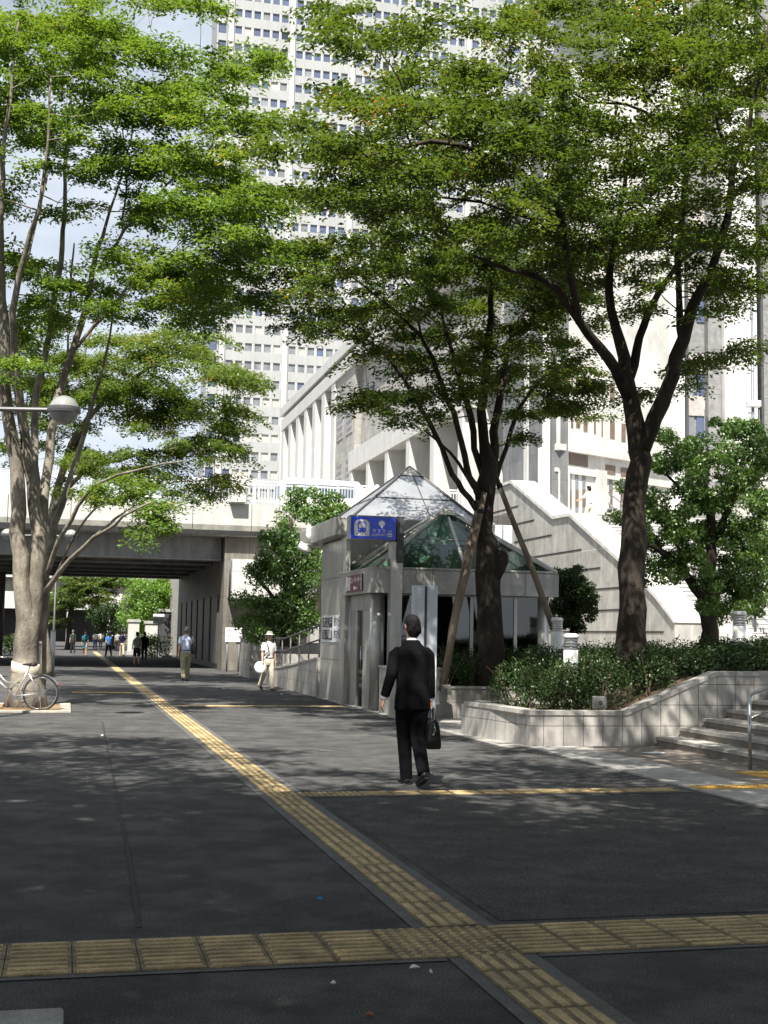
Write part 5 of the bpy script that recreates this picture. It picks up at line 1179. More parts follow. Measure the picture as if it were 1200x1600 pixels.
# ================================================================== TREES
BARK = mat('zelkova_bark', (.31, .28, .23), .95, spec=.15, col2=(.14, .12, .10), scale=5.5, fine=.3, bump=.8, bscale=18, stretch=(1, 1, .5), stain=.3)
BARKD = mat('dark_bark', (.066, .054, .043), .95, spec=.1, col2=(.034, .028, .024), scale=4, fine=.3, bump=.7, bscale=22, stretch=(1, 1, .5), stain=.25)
LEAF1 = leaf_mat('leaf_bright', (.044, .098, .020), (.132, .218, .046), (.22, .22, .05), .45)
LEAF2 = leaf_mat('leaf_olive', (.036, .072, .018), (.092, .142, .034), (.24, .13, .04), .42)
LEAF1B = leaf_mat('leaf_mid', (.040, .080, .017), (.115, .175, .034), (.26, .17, .05), .4)
LEAF3 = leaf_mat('leaf_evergreen', (.035, .085, .018), (.10, .18, .04), (.16, .24, .05), .28, .4, .05)
LEAF4 = leaf_mat('leaf_hedge', (.016, .036, .011), (.042, .076, .022), (.10, .11, .04), .2, .4, .035)
LEAF5 = leaf_mat('leaf_fresh', (.06, .14, .02), (.14, .25, .04), (.25, .27, .05), .4)

def smooth_path(pts, rads, step=.35):
    """Catmull-Rom through the traced points, with slight wander."""
    out = []; rr = []; n = len(pts)
    for i in range(n - 1):
        p0, p1, p2, p3 = pts[max(i - 1, 0)], pts[i], pts[i + 1], pts[min(i + 2, n - 1)]; k = max(2, int((p2 - p1).length / step))
        for j in range(k):
            t = j / k; q = .5 * ((2 * p1) + (p2 - p0) * t + (2 * p0 - 5 * p1 + 4 * p2 - p3) * t * t + (3 * p1 - p0 - 3 * p2 + p3) * t ** 3)
            out.append(q); rr.append(rads[i] * (1 - t) + rads[i + 1] * t)
    out.append(pts[-1]); rr.append(rads[-1]); return out, rr

def leaf_faces(cen, axis, nor, L_, W_):
    """Arrays of leaf centres, tip directions and normals -> folded four-point leaves."""
    n = len(cen); axis = axis / np.linalg.norm(axis, axis=1, keepdims=True); side = np.cross(nor, axis); side /= np.linalg.norm(side, axis=1, keepdims=True) + 1e-9
    nn = np.cross(axis, side)
    v = np.empty((n, 4, 3)); L_ = L_[:, None]; W_ = W_[:, None]
    v[:, 0] = cen - axis * L_ * .5; v[:, 2] = cen + axis * L_ * .5 - nn * L_ * .10
    v[:, 1] = cen + side * W_ * .5 + nn * W_ * .18; v[:, 3] = cen - side * W_ * .5 + nn * W_ * .18
    return v.reshape(-1, 3)
def leaf_mesh(name, vs, mt, parent):
    n = len(vs) // 4; vs = vs - np.array(parent['base'])
    me = bpy.data.meshes.new(name); me.vertices.add(n * 4); me.vertices.foreach_set('co', vs.ravel().astype(np.float32))
    me.loops.add(n * 4); me.loops.foreach_set('vertex_index', np.arange(n * 4, dtype=np.int32)); me.polygons.add(n)
    me.polygons.foreach_set('loop_start', np.arange(n, dtype=np.int32) * 4); me.polygons.foreach_set('loop_total', np.full(n, 4, dtype=np.int32))
    me.update(calc_edges=True); me.materials.append(mt); o = bpy.data.objects.new(name, me); COL.objects.link(o); o.parent = parent; return o

def tree(name, label, cat, base, Y0, limbs, blobs, leafm, bark, slim=1.0, wlimbs=None, wblobs=None, leaf=(.105, .055), per=110, sr=.62, thick=.10, dens=2.0, spread=1.8, flare=1.5, flat=True, group=None, twigs=True, droop=.22, seed=1, minr=.006):
    """limbs: [[(px, py, dY, radius_m), ...], ...] traced in the photograph at depth Y0 + dY; blobs: (px, py, rx, ry, dY[, density]) patches of foliage."""
    R = np.random.default_rng(seed); t = thing(name, label, cat, base, group)
    m = MB(); m.smooth = True; nodes = []; nrad = []
    for li, lm in enumerate(limbs):
        pts = [P(px, py, Y0 + dy) for px, py, dy, r in lm]; rads = [r * slim for *_, r in lm]
        if li == 0 and flare: pts[0].z = min(pts[0].z, base[2]) ; 
        q, rr = smooth_path(pts, rads)
        for i in range(1, len(q) - 1):
            q[i] = q[i] + Vector(R.normal(0, .012 + rr[i] * .06, 3)); rr[i] *= 1 + R.normal(0, .035)
        if li == 0 and flare:
            for i in range(min(4, len(rr))): rr[i] *= 1 + (flare - 1) * (1 - i / 4) ** 2
        m.tube(q, rr, 12 if rr[0] > .08 else 8); nodes += [np.array(p) for p in q]; nrad += rr
    for lm in wlimbs or []:
        q, rr = smooth_path([Vector(x[:3]) for x in lm], [x[3] for x in lm], .6); m.tube(q, rr, 10); nodes += [np.array(p) for p in q]; nrad += rr
    m.build('trunk', bark, t)
    # spray centres
    cs = []; 
    for (cx, cy0, cz, r1, r2, n) in wblobs or []:
        for _ in range(n):
            v = R.normal(size=3); v /= np.linalg.norm(v); v *= R.random() ** .45; cs.append(np.array((cx + v[0] * r1, cy0 + v[1] * r1, cz + v[2] * r2)))
    for bl in blobs:
        px, py, rx, ry, dy = bl[:5]; dn = bl[5] if len(bl) > 5 else 1.0
        if flat: rx *= .84; ry *= .84
        ar = pi * rx * ry * (Y0 / F) ** 2; n = max(2, int(ar / (pi * sr * sr * .7) * dens * dn * (8.5 if flat else 1.9) + R.random()))
        for _ in range(n):
            a_ = R.uniform(0, 2 * pi); q = sqrt(R.random()) ** .9
            Y = Y0 + dy + R.normal(0, spread) ; cs.append(np.array(P(px + rx * q * cos(a_), py + ry * q * sin(a_), max(Y, 4))))
    cs = np.array(cs); N0 = np.array(nodes); rad = list(nrad)
    # thin branches: each spray reaches back to the nearest wood
    order = np.argsort([np.min(np.linalg.norm(N0 - c, axis=1)) for c in cs]); pool = [p for p in nodes]; arr = np.array(pool); mb_ = MB(); mb_.smooth = True; dirs = np.zeros_like(cs)
    for i in order:
        c = cs[i]; d = arr - c; dist = np.linalg.norm(d, axis=1) + np.maximum(0, d[:, 2]) * .9; j = int(np.argmin(dist)); q = arr[j]; L_ = np.linalg.norm(c - q); r0 = min(rad[j] * .7, .010 + .011 * L_); r0 = max(r0, minr)
        mid = (q + c) / 2 + R.normal(0, .07 * L_ + .01, 3) + np.array((0, 0, -.06 * L_ if flat else 0)); k = max(2, int(L_ / .45)); pts = []
        for s_ in np.linspace(0, 1, k + 1): pts.append((1 - s_) ** 2 * q + 2 * s_ * (1 - s_) * mid + s_ * s_ * c)
        rr = np.linspace(r0, minr * .7, k + 1); mb_.tube([Vector(p) for p in pts], list(rr), 5, False)
        pool += pts[1:]; rad += list(rr[1:]); arr = np.array(pool); dirs[i] = (c - q) / (L_ + 1e-6)
    # leaves
    n = len(cs); M_ = per; ctr = np.repeat(cs, M_, axis=0); dr = np.repeat(dirs, M_, axis=0); T_ = n * M_
    if flat:
        h = dr.copy(); h[:, 2] = 0; ln = np.linalg.norm(h, axis=1, keepdims=True); rnd = R.normal(size=(T_, 3)); h = np.where(ln > .15, h / (ln + 1e-9), rnd / np.linalg.norm(rnd, axis=1, keepdims=True) * [1, 1, 0] + [1e-3, 0, 0])
        h /= np.linalg.norm(h, axis=1, keepdims=True) + 1e-9; s_ = np.stack([-h[:, 1], h[:, 0], np.zeros(T_)], 1)
        size = np.repeat(R.uniform(.65, 1.25, n), M_) * sr; tilt = np.repeat(R.normal(0, .16, (n, 2)), M_, axis=0)
        # leaves gather along five fanning twigs, so the spray has fingers and gaps
        fin_ = R.integers(0, 5, T_); fa = (fin_ - 2) * .42 + np.repeat(R.normal(0, .2, n), M_); al = R.beta(1.6, 1.2, T_) * 1.55 - .45; la = R.normal(0, .13, T_)
        u_ = (al * np.cos(fa) - la * np.sin(fa)) * size; w_ = (al * np.sin(fa) + la * np.cos(fa)) * size
        zz = R.normal(0, thick, T_) * .6 + tilt[:, 0] * u_ + tilt[:, 1] * w_ - droop * (np.maximum(u_, 0) ** 2 + w_ ** 2)
        pos = ctr + h * u_[:, None] + s_ * w_[:, None]; pos[:, 2] += zz
        nor = R.normal(0, .42, (T_, 3)); nor[:, 2] = 1; axs = h * np.cos(fa + R.normal(0, .8, T_))[:, None] + s_ * np.sin(fa + R.normal(0, .8, T_))[:, None]; axs[:, 2] = R.normal(-.18, .3, T_)
        if twigs:
            for i in range(n):
                hh = np.array((dirs[i][0], dirs[i][1], 0)); l_ = np.linalg.norm(hh)
                if l_ < .15: continue
                hh /= l_; ss = np.array((-hh[1], hh[0], 0))
                for fa_ in (-.5, .05, .5):
                    e_ = cs[i] + (hh * cos(fa_) + ss * sin(fa_)) * sr * .8 + np.array((0, 0, -droop * .4 * sr)); mb_.tube([Vector(cs[i]), Vector(e_)], [minr * .7, .002], 3, False)
    else:
        v = R.normal(size=(T_, 3)); v /= np.linalg.norm(v, axis=1, keepdims=True); size = np.repeat(R.uniform(.7, 1.2, n), M_) * sr; rr = size * R.beta(3.5, 1.1, T_)
        pos = ctr + v * rr[:, None] * np.array((1, 1, .72)); nor = v * .7 + R.normal(0, .45, (T_, 3)) + [0, 0, .6]; axs = R.normal(0, 1, (T_, 3)) + v * .8
    Ls = leaf[0] * R.uniform(.7, 1.25, T_); Ws = leaf[1] * R.uniform(.75, 1.2, T_)
    print('LEAVES', label[:30], len(pos)); mb_.build('branch', bark, t); leaf_mesh('crown', leaf_faces(pos, axs, nor, Ls, Ws), leafm, t)
    return t

# ---- the big many stemmed zelkova on the left
Y1 = 25.2
L1 = [[(40, 1108, 0, .37), (40, 1050, 0, .30), (42, 1000, 0, .30), (40, 965, -.05, .24), (33, 900, -.1, .20), (30, 830, -.15, .19), (26, 740, -.2, .17), (15, 650, -.3, .14), (4, 500, -.5, .11), (0, 380, -.7, .09), (4, 280, -.8, .06), (16, 140, -1, .04), (30, 30, -1, .02)],
      [(46, 1010, 0, .22), (52, 950, .05, .20), (60, 860, .05, .18), (54, 790, 0, .15), (42, 715, -.1, .13), (32, 640, -.3, .11), (20, 520, -.8, .09), (30, 430, -1.2, .07), (60, 330, -1.6, .05), (72, 250, -1.8, .035), (80, 120, -2, .02)],
      [(58, 880, .1, .15), (64, 815, .2, .125), (76, 715, .4, .11), (86, 630, .5, .10), (116, 540, .7, .085), (140, 452, .8, .075), (150, 400, .8, .06), (160, 370, .9, .05), (172, 330, 1, .035), (196, 250, 1.2, .025), (220, 150, 1.4, .015)],
      [(56, 840, .2, .11), (58, 760, .6, .10), (55, 665, .9, .09), (58, 610, 1.0, .085), (74, 540, 1.2, .08), (90, 440, 1.4, .07), (100, 360, 1.6, .06), (103, 240, 1.8, .045), (112, 140, 2, .03), (120, 60, 2, .015)],
      [(60, 1000, .2, .16), (66, 940, .35, .14), (72, 890, .5, .12), (86, 817, .9, .09), (110, 743, 1.3, .07), (132, 677, 1.6, .06), (147, 620, 1.8, .05), (165, 560, 2, .035), (180, 470, 2.2, .02)],
      [(70, 925, -.1, .07), (92, 893, -.6, .06), (130, 855, -1.2, .05), (165, 828, -1.8, .04), (193, 806, -2.2, .03), (235, 785, -2.5, .02)],
      [(72, 900, .0, .07), (84, 868, -.4, .06), (110, 813, -.9, .05), (135, 772, -1.3, .045), (160, 752, -1.6, .035), (215, 735, -2, .025), (290, 720, -2.4, .015)],
      [(118, 545, .7, .05), (140, 517, .7, .05), (168, 488, .6, .045), (190, 460, .6, .04), (214, 430, .5, .03), (260, 400, .4, .02)],
      [(152, 425, .8, .05), (170, 400, .7, .045), (196, 360, .5, .04), (222, 330, .4, .04), (240, 312, .3, .035), (288, 264, 0, .025), (330, 235, -.2, .015)],
      [(44, 400, -1, .04), (60, 330, -.5, .035), (72, 280, 0, .03), (78, 235, .3, .02)], [(190, 345, .5, .03), (198, 290, .4, .025), (190, 190, .3, .015)], [(104, 600, 1, .03), (112, 430, 1.8, .03), (116, 380, 2, .02)]]
B1 = [(40, 50, 75, 65, 0), (115, 30, 55, 45, 0, .8), (130, 105, 60, 50, 0, .8), (40, 150, 60, 60, 0, .8), (95, 160, 40, 50, .5, .7), (275, 5, 60, 22, 0, .7), (340, 15, 40, 14, 0, .6), (200, 75, 35, 32, 0, .7), (260, 95, 45, 30, 0, .75),
      (370, 100, 68, 26, -1, .8), (330, 115, 30, 15, -1, .7), (235, 165, 75, 42, -.5, 1), (170, 180, 50, 40, 0, .9), (340, 180, 62, 32, -1, 1.0), (395, 195, 28, 25, -1.2, .9), (75, 235, 60, 35, 0, .7), (125, 260, 50, 35, .5, .7),
      (240, 245, 80, 38, -.4, 1.1), (335, 260, 60, 30, -1, .9), (320, 310, 75, 35, -1, 1.1), (395, 328, 65, 27, -1.3, 1.0), (270, 340, 60, 30, .5, 1.1), (205, 320, 45, 30, 0, .8), (110, 330, 40, 25, 1, .45), (20, 300, 30, 40, 0, .6),
      (415, 398, 42, 26, -1.4, .9), (350, 385, 60, 30, -.8, 1.1), (270, 410, 70, 32, .3, 1.0), (200, 400, 40, 25, .5, .6), (25, 425, 40, 30, 0, .9), (85, 400, 35, 22, .8, .5), (300, 470, 75, 40, .4, 1.2), (370, 470, 35, 22, -.5, .6), (240, 455, 40, 30, .6, .8),
      (160, 390, 30, 25, 0, .5), (50, 490, 45, 35, .8, .9), (20, 545, 35, 35, 1, .9), (105, 505, 35, 25, 1.5, .5), (-60, 250, 70, 220, 0, .6), (150, 470, 60, 28, 1, .8), (95, 445, 40, 24, .5, .7), (190, 490, 50, 24, .5, .8), (40, 585, 55, 28, 1, .8), (330, 430, 55, 26, -.6, 1.0), (410, 300, 40, 24, -1, .8), (300, 140, 40, 22, -1, .7), (150, 60, 60, 30, 0, .7)]
B1 = [(x, y, rx, ry, (-2.2 if x > 290 and y < 460 else dy), *d) for x, y, rx, ry, dy, *d in B1]
z1 = tree('zelkova_tree', 'large pale many stemmed zelkova at the left edge with a white band round its trunk', 'tree', tuple(G(42, 1108)), Y1, L1, B1, LEAF1, BARK, slim=.82, leaf=(.098, .05), per=270, sr=.64, dens=1.85, spread=1.35, thick=.10, droop=.2, seed=3, group='zelkova trees along the walkway')
# tie round the trunk
tb_ = thing('trunk_band', 'white cloth band wrapped round the big trunk at the left edge', 'band', P(40, 1042, Y1)); 
m = MB(); m.smooth = True; c = P(40, 1043, Y1); m.loft([(c + Vector((0, 0, z_)), (r_, 0, -.04), (0, r_, .03)) for z_, r_ in ((-.10, .27), (-.09, .282), (0.0, .275), (.085, .272), (.095, .26))], 24); m.build('cloth', mat('band_cloth', (.66, .60, .50), .85, bump=.4, bscale=20, stain=.25), tb_)

# ---- second zelkova just behind it, carrying the lower darker foliage
Y2 = 38.5; bb = G(69, 1057)
L2 = [[(69, 1057, 8, .30), (68, 1000, 8, .22), (66, 950, 7.8, .2), (74, 850, 7, .18), (90, 760, 6, .15), (120, 680, 4, .12), (170, 620, 2, .09), (240, 570, 0, .06), (300, 540, -1, .03)], [(80, 800, 6.5, .12), (130, 740, 4, .09), (200, 715, 1, .06), (280, 700, -1, .035)], [(90, 760, 6, .1), (140, 640, 4, .08), (130, 560, 4, .06), (150, 500, 4, .03)]]
L2 = [[(x, y, d * .45, r) for x, y, d, r in l] for l in L2]
B2 = [(100, 665, 50, 24, 1, .8), (210, 745, 60, 20, 0, .9), (120, 705, 50, 22, 1, .8), (30, 560, 50, 30, 1, .8), (60, 520, 50, 30, 1, .7), (330, 680, 45, 20, -1, .9), (150, 610, 60, 26, 1, .8), (100, 760, 40, 16, 1, .6), (380, 600, 26, 30, -1, .9), (370, 640, 25, 20, -1, .9), (165, 560, 75, 40, 1, 1.1), (270, 545, 90, 38, 0, 1.2), (345, 590, 42, 32, -1, .9), (225, 610, 90, 30, 0, 1.1), (150, 630, 40, 25, 1, .7), (300, 635, 70, 28, -1, 1.0), (355, 655, 30, 22, -1, .7), (180, 725, 55, 28, 0, 1.0), (260, 715, 50, 18, 0, .9), (320, 705, 55, 28, -1, 1.1), (235, 660, 80, 26, 0, .9), (335, 765, 42, 24, -1, 1.0), (60, 620, 60, 40, 2, .9), (30, 700, 50, 30, 2, .5), (270, 760, 40, 20, 0, .7), (120, 590, 60, 40, 2, .8), (-20, 600, 50, 60, 2, .8)]
tree('zelkova_tree', 'second zelkova behind the big left trunk, its lower boughs hanging before the overpass', 'tree', (bb.x, bb.y, 0), Y2, L2, B2, LEAF1B, BARK, slim=.8, leaf=(.12, .06), per=240, sr=.82, dens=1.75, spread=1.3, thick=.13, droop=.22, seed=5, group='zelkova trees along the walkway')
B2b = [(165, 775, 45, 18, -1.2, .8), (235, 800, 38, 18, -1.8, 1.0), (230, 832, 30, 14, -2, 1.0), (205, 760, 35, 16, -1.5, .7)]
tree('zelkova_tree', 'low leafy bough of young zelkova growing beside the big left trunk', 'tree', tuple(G(66, 1084)), 25.7, [[(66, 1084, 0, .05), (72, 960, .1, .05), (85, 905, .1, .045), (140, 845, -.8, .035), (195, 800, -1.4, .02)], [(85, 905, .1, .03), (120, 830, -.5, .025), (165, 775, -1.2, .015)]], B2b, LEAF1, BARK, leaf=(.09, .045), per=150, sr=.42, dens=2.2, spread=.5, seed=6, flare=1.0)

# ---- the dark forked zelkova in the front planter
Y3 = 21.4
L3 = [[(986, 1025, 0, .33), (987, 985, 0, .29), (990, 920, 0, .27), (990, 850, 0, .285), (992, 790, 0, .235), (996, 740, 0, .24), (1000, 705, 0, .23), (990, 650, 0, .19), (980, 600, 0, .17), (976, 560, .0, .13), (962, 510, .1, .105), (950, 455, .2, .09), (960, 390, .3, .07), (975, 300, .4, .05), (990, 200, .5, .03)],
      [(1003, 700, 0, .20), (1018, 670, -.1, .165), (1034, 632, -.2, .16), (1048, 590, -.3, .155), (1066, 530, -.5, .14), (1085, 480, -.8, .12), (1104, 440, -1, .10), (1125, 380, -1.2, .08), (1143, 300, -1.4, .07), (1146, 246, -1.5, .06), (1170, 200, -1.7, .045), (1182, 130, -2, .03), (1200, 40, -2, .015)],
      [(985, 625, 0, .14), (962, 575, -.2, .125), (938, 542, -.5, .11), (905, 505, -.9, .095), (880, 465, -1.2, .08), (864, 444, -1.4, .07), (830, 430, -1.7, .055), (798, 421, -2, .045), (740, 400, -2.4, .025)],
      [(984, 590, 0, .11), (994, 545, .3, .095), (1004, 510, .6, .085), (1022, 470, .9, .075), (1044, 432, 1.2, .06), (1075, 400, 1.6, .045), (1120, 370, 2, .025)],
      [(1066, 530, -.5, .09), (1062, 465, .2, .075), (1060, 400, .5, .07), (1068, 312, .6, .065), (1073, 240, .7, .06), (1082, 200, .7, .055), (1110, 178, .6, .045), (1145, 158, .5, .035), (1190, 130, .4, .02)],
      [(905, 505, -.9, .075), (890, 430, -1.6, .07), (880, 350, -2.2, .065), (864, 312, -2.6, .062), (830, 288, -2.9, .06), (792, 263, -3.2, .055), (744, 235, -3.5, .05), (700, 221, -3.8, .042), (640, 228, -4, .035), (546, 250, -4.3, .02)],
      [(792, 263, -3.2, .035), (720, 240, -3.4, .03), (700, 215, -3.5, .025), (648, 176, -3.8, .02), (624, 126, -4, .015), (596, 84, -4.2, .01)], [(840, 345, -2.0, .035), (774, 325, -2.4, .03), (726, 312, -2.8, .025), (642, 303, -3.2, .015)],
      [(1073, 240, .7, .04), (1030, 190, .2, .035), (978, 163, -.3, .03), (920, 159, -.8, .02), (860, 120, -1.2, .012)], [(1146, 246, -1.5, .04), (1122, 200, -1.2, .03), (1110, 120, -1, .02), (1090, 40, -1, .01)], [(860, 312, -2.6, .03), (866, 250, -2.4, .025), (862, 230, -2.4, .02), (820, 140, -2.4, .012)]]
B3 = [(545, 70, 62, 60, -2.5, .55), (520, 25, 45, 25, -2.5, .6), (650, 80, 75, 55, -2, .95), (740, 60, 45, 45, -2, .6), (700, 120, 60, 45, -2, .8), (760, 110, 60, 40, -2, .8), (840, 60, 60, 70, -1, .9), (880, 150, 90, 70, -1, 1.0), (960, 90, 90, 80, -1, 1.1), (1080, 70, 100, 80, -1, 1.1), (1170, 90, 60, 90, -1.5, 1.0), (940, 0, 130, 40, -1, .9), (1120, -10, 110, 40, -1, 1.0),
      (570, 140, 45, 50, -2.8, .6), (620, 175, 60, 40, -2.6, .8), (690, 195, 80, 40, -2.4, 1.1), (780, 190, 70, 50, -2, 1.1), (480, 220, 80, 35, -3, 1.1), (560, 245, 80, 38, -3, 1.1), (640, 270, 80, 38, -2.6, 1.1), (720, 270, 80, 45, -2.2, 1.1), (820, 260, 80, 60, -1.6, 1.1), (910, 250, 80, 60, -.8, 1.1), (1010, 230, 90, 60, -.4, 1.0), (1120, 210, 90, 60, -1, 1.1), (1190, 250, 60, 60, -1, 1.0),
      (510, 290, 70, 30, -2.6, 1.0), (590, 310, 70, 30, -2.4, 1.0), (800, 330, 90, 50, -1.2, 1.1), (900, 350, 90, 55, -.4, 1.2), (1000, 340, 90, 55, 0, 1.2), (1100, 340, 90, 55, -.4, 1.2), (1190, 360, 60, 55, -.8, 1.1), (860, 410, 80, 40, .4, 1.0), (960, 410, 90, 40, .4, 1.0), (1060, 420, 80, 45, .4, 1.0), (1150, 430, 60, 40, -.2, 1.0), (1100, 490, 50, 40, .4, .8), (1120, 560, 50, 36, .6, .75), (1165, 545, 25, 28, .4, .6), (1085, 590, 30, 20, .6, .7), (1010, 520, 30, 50, .8, .35), (1000, 610, 18, 15, .5, .5), (1090, 150, 100, 60, -1, .9), (670, 330, 80, 36, -1.6, 1.0)]
b3 = P(986, 1020, Y3); b3.z = .6
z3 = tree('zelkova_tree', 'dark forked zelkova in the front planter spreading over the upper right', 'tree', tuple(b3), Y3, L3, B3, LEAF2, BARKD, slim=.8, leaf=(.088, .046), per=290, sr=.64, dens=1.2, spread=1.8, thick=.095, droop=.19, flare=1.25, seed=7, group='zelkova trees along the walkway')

# ---- the propped zelkova by the subway entrance
Y4 = 25.0
L4 = [[(765, 1030, 0, .32), (766, 980, 0, .31), (764, 920, 0, .29), (762, 870, 0, .30), (757, 830, 0, .235), (757, 790, 0, .235), (762, 755, 0, .24), (763, 725, 0, .2), (756, 690, 0, .13), (754, 640, 0, .115), (758, 580, .1, .10), (764, 520, .2, .085), (770, 440, .4, .06), (780, 350, .6, .03)],
      [(752, 815, -.1, .10), (742, 795, -.15, .085), (724, 765, -.3, .075), (706, 742, -.4, .07), (690, 700, -.6, .065), (672, 662, -.8, .06), (655, 635, -.9, .055), (630, 590, -1.1, .045), (600, 550, -1.4, .035), (568, 528, -1.6, .02)],
      [(755, 785, -.1, .11), (742, 757, -.2, .085), (728, 728, -.3, .08), (722, 690, -.35, .075), (708, 645, -.5, .07), (692, 604, -.7, .065), (675, 560, -.9, .055), (658, 525, -1.1, .045), (610, 480, -1.4, .03), (560, 440, -1.6, .02)],
      [(760, 760, .1, .10), (742, 700, .0, .085), (735, 650, -.1, .08), (722, 610, -.2, .07), (710, 560, -.3, .055), (690, 490, -.5, .035)], [(768, 750, .1, .12), (772, 700, .2, .11), (776, 650, .3, .10), (786, 590, .5, .085), (796, 540, .8, .07), (820, 480, 1.2, .05), (850, 420, 1.6, .03)],
      [(740, 762, -.2, .05), (716, 722, -.5, .04), (690, 695, -.8, .03), (662, 672, -1, .02)], [(776, 745, .2, .07), (790, 700, .6, .06), (810, 640, 1, .05), (850, 590, 1.4, .035), (890, 560, 1.8, .02)], [(658, 525, -1.1, .03), (640, 450, -1, .025), (600, 400, -1, .015)]]
B4 = [(545, 385, 65, 30, -.8, .9), (500, 400, 45, 22, -1, .8), (610, 360, 60, 30, -.6, .9), (480, 450, 60, 28, -1.2, .9), (555, 440, 70, 30, -.8, 1.1), (640, 420, 70, 40, -.2, 1.1), (460, 510, 45, 22, -1.3, .8), (530, 500, 70, 26, -1, 1.0), (610, 495, 70, 34, -.6, 1.1), (560, 545, 50, 20, -1, .6), (620, 565, 60, 26, -.6, .9), (590, 610, 52, 24, -1.2, 1.1), (640, 620, 45, 22, -1, 1.1), (570, 640, 35, 14, -1.2, .8), (605, 655, 32, 12, -1.1, .8), (690, 600, 60, 34, 0, 1.0),
      (720, 450, 80, 60, .2, 1.1), (810, 470, 90, 60, .6, 1.2), (890, 490, 60, 55, 1, 1.0), (700, 540, 70, 45, 0, 1.0), (780, 560, 80, 50, .4, 1.1), (860, 570, 70, 50, .8, 1.1), (910, 580, 40, 40, 1, .9), (820, 625, 60, 30, .8, 1.0), (880, 630, 50, 30, 1, 1.0), (720, 380, 90, 50, .2, 1.0), (840, 400, 90, 45, .8, 1.0), (815, 684, 14, 8, .5, .5), (690, 660, 30, 14, -.4, .6), (905, 645, 22, 14, 1, .7)]
b4 = P(765, 1030, Y4); b4.z = .5
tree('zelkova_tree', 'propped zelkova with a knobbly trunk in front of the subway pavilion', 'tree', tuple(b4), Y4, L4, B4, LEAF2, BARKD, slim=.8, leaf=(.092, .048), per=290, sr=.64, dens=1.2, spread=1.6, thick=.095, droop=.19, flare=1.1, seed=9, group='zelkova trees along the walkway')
m = MB(); m.smooth = True; q = P(777, 880, Y4 - .05); m.tube([q + Vector((-.08, 0, -.38)), q + Vector((-.02, -.02, -.12)), q + Vector((.045, -.03, .08)), q + Vector((.10, -.03, .2)), q + Vector((.11, -.03, .24))], [.10, .17, .18, .125, .06], 14); o = m.build('knob', BARKD, [x for x in bpy.data.objects if x.get('label', '').startswith('propped')][0])
WOODP = mat('support_pole_wood', (.22, .17, .12), .85, col2=(.12, .095, .07), scale=3, bump=.3, bscale=30, stretch=(1, 1, .2))
for (pts, r_, lab) in [([(760, 740, Y4 - .05), (733, 850, Y4 - .3), (706, 985, Y4 - .6), (700, 1040, Y4 - .7)], .085, 'upright left support pole leaning on the propped zelkova'), ([(757, 770, Y4 - .3), (738, 860, Y4 - .5), (713, 960, Y4 - .7), (690, 1080, Y4 - .85)], .085, 'front support pole leaning on the propped zelkova beside the walking man'), ([(770, 732, Y4 + .1), (800, 810, Y4 - .1), (836, 900, Y4 - .3), (866, 985, Y4 - .5)], .08, 'long right support pole sloping from the propped zelkova to the bollard lamp')]:
    q = [P(*x) for x in pts]; t = thing('support_pole', lab, 'support pole', tuple(q[-1]), 'wooden poles propping the zelkova'); m = MB(); m.smooth = True; m.tube(q, [r_ * .62, r_ * .7, r_ * .8, r_ * .85], 10); m.build('pole', WOODP, t)
    m = MB(); m.smooth = True; d_ = (q[1] - q[0]).normalized(); m.tube([q[0] + d_ * .35, q[0] + d_ * .43], r_ * .8, 10); m.build('rope_tie', DARK, t)

# ---- evergreens
Y5 = 29.0
L5 = [[(1108, 995, 0, .22), (1106, 960, 0, .17), (1100, 935, 0, .16), (1108, 900, 0, .13), (1112, 850, 0, .11), (1108, 790, 0, .09), (1090, 720, 0, .05)], [(1100, 938, -.1, .12), (1085, 920, -.2, .11), (1070, 895, -.3, .10), (1045, 870, -.4, .08), (1015, 850, -.5, .06), (985, 835, -.5, .03)], [(1108, 935, .1, .08), (1112, 915, .1, .08), (1102, 905, .1, .06), (1098, 880, .1, .05)], [(1112, 850, 0, .08), (1140, 790, .2, .06), (1160, 720, .3, .05), (1175, 690, .3, .03)], [(1112, 840, 0, .06), (1150, 830, 0, .05), (1200, 800, 0, .04)], [(1108, 800, 0, .05), (1070, 770, -.2, .04), (1040, 740, -.3, .03)], [(1160, 930, .2, .03), (1190, 925, .2, .02)]]
B5 = [(1060, 690, 32, 20, 0), (1140, 680, 45, 24, 0), (1050, 735, 45, 26, 0), (1105, 720, 40, 22, 0, .7), (1160, 725, 45, 30, 0), (1195, 700, 25, 40, 0), (1060, 785, 55, 30, 0), (1120, 770, 45, 24, 0, .8), (1170, 790, 40, 30, 0), (1035, 830, 45, 24, -.3), (1090, 835, 45, 28, 0), (1150, 850, 50, 30, 0), (970, 805, 20, 12, -.5, .8), (985, 760, 12, 10, 0, .7), (1060, 880, 40, 24, 0), (1120, 900, 40, 26, 0), (1165, 905, 35, 35, 0), (1020, 895, 25, 14, -.4), (1150, 945, 40, 22, .1), (1195, 860, 25, 50, 0), (1125, 950, 25, 20, .1, .9), (1000, 900, 14, 10, -.4, .8)]
b5 = P(1108, 995, Y5); b5.z = 1.05
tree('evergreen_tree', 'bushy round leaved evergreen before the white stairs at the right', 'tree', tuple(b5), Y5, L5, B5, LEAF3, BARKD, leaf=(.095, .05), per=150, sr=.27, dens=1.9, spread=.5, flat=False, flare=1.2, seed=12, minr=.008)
Y6 = 41.0
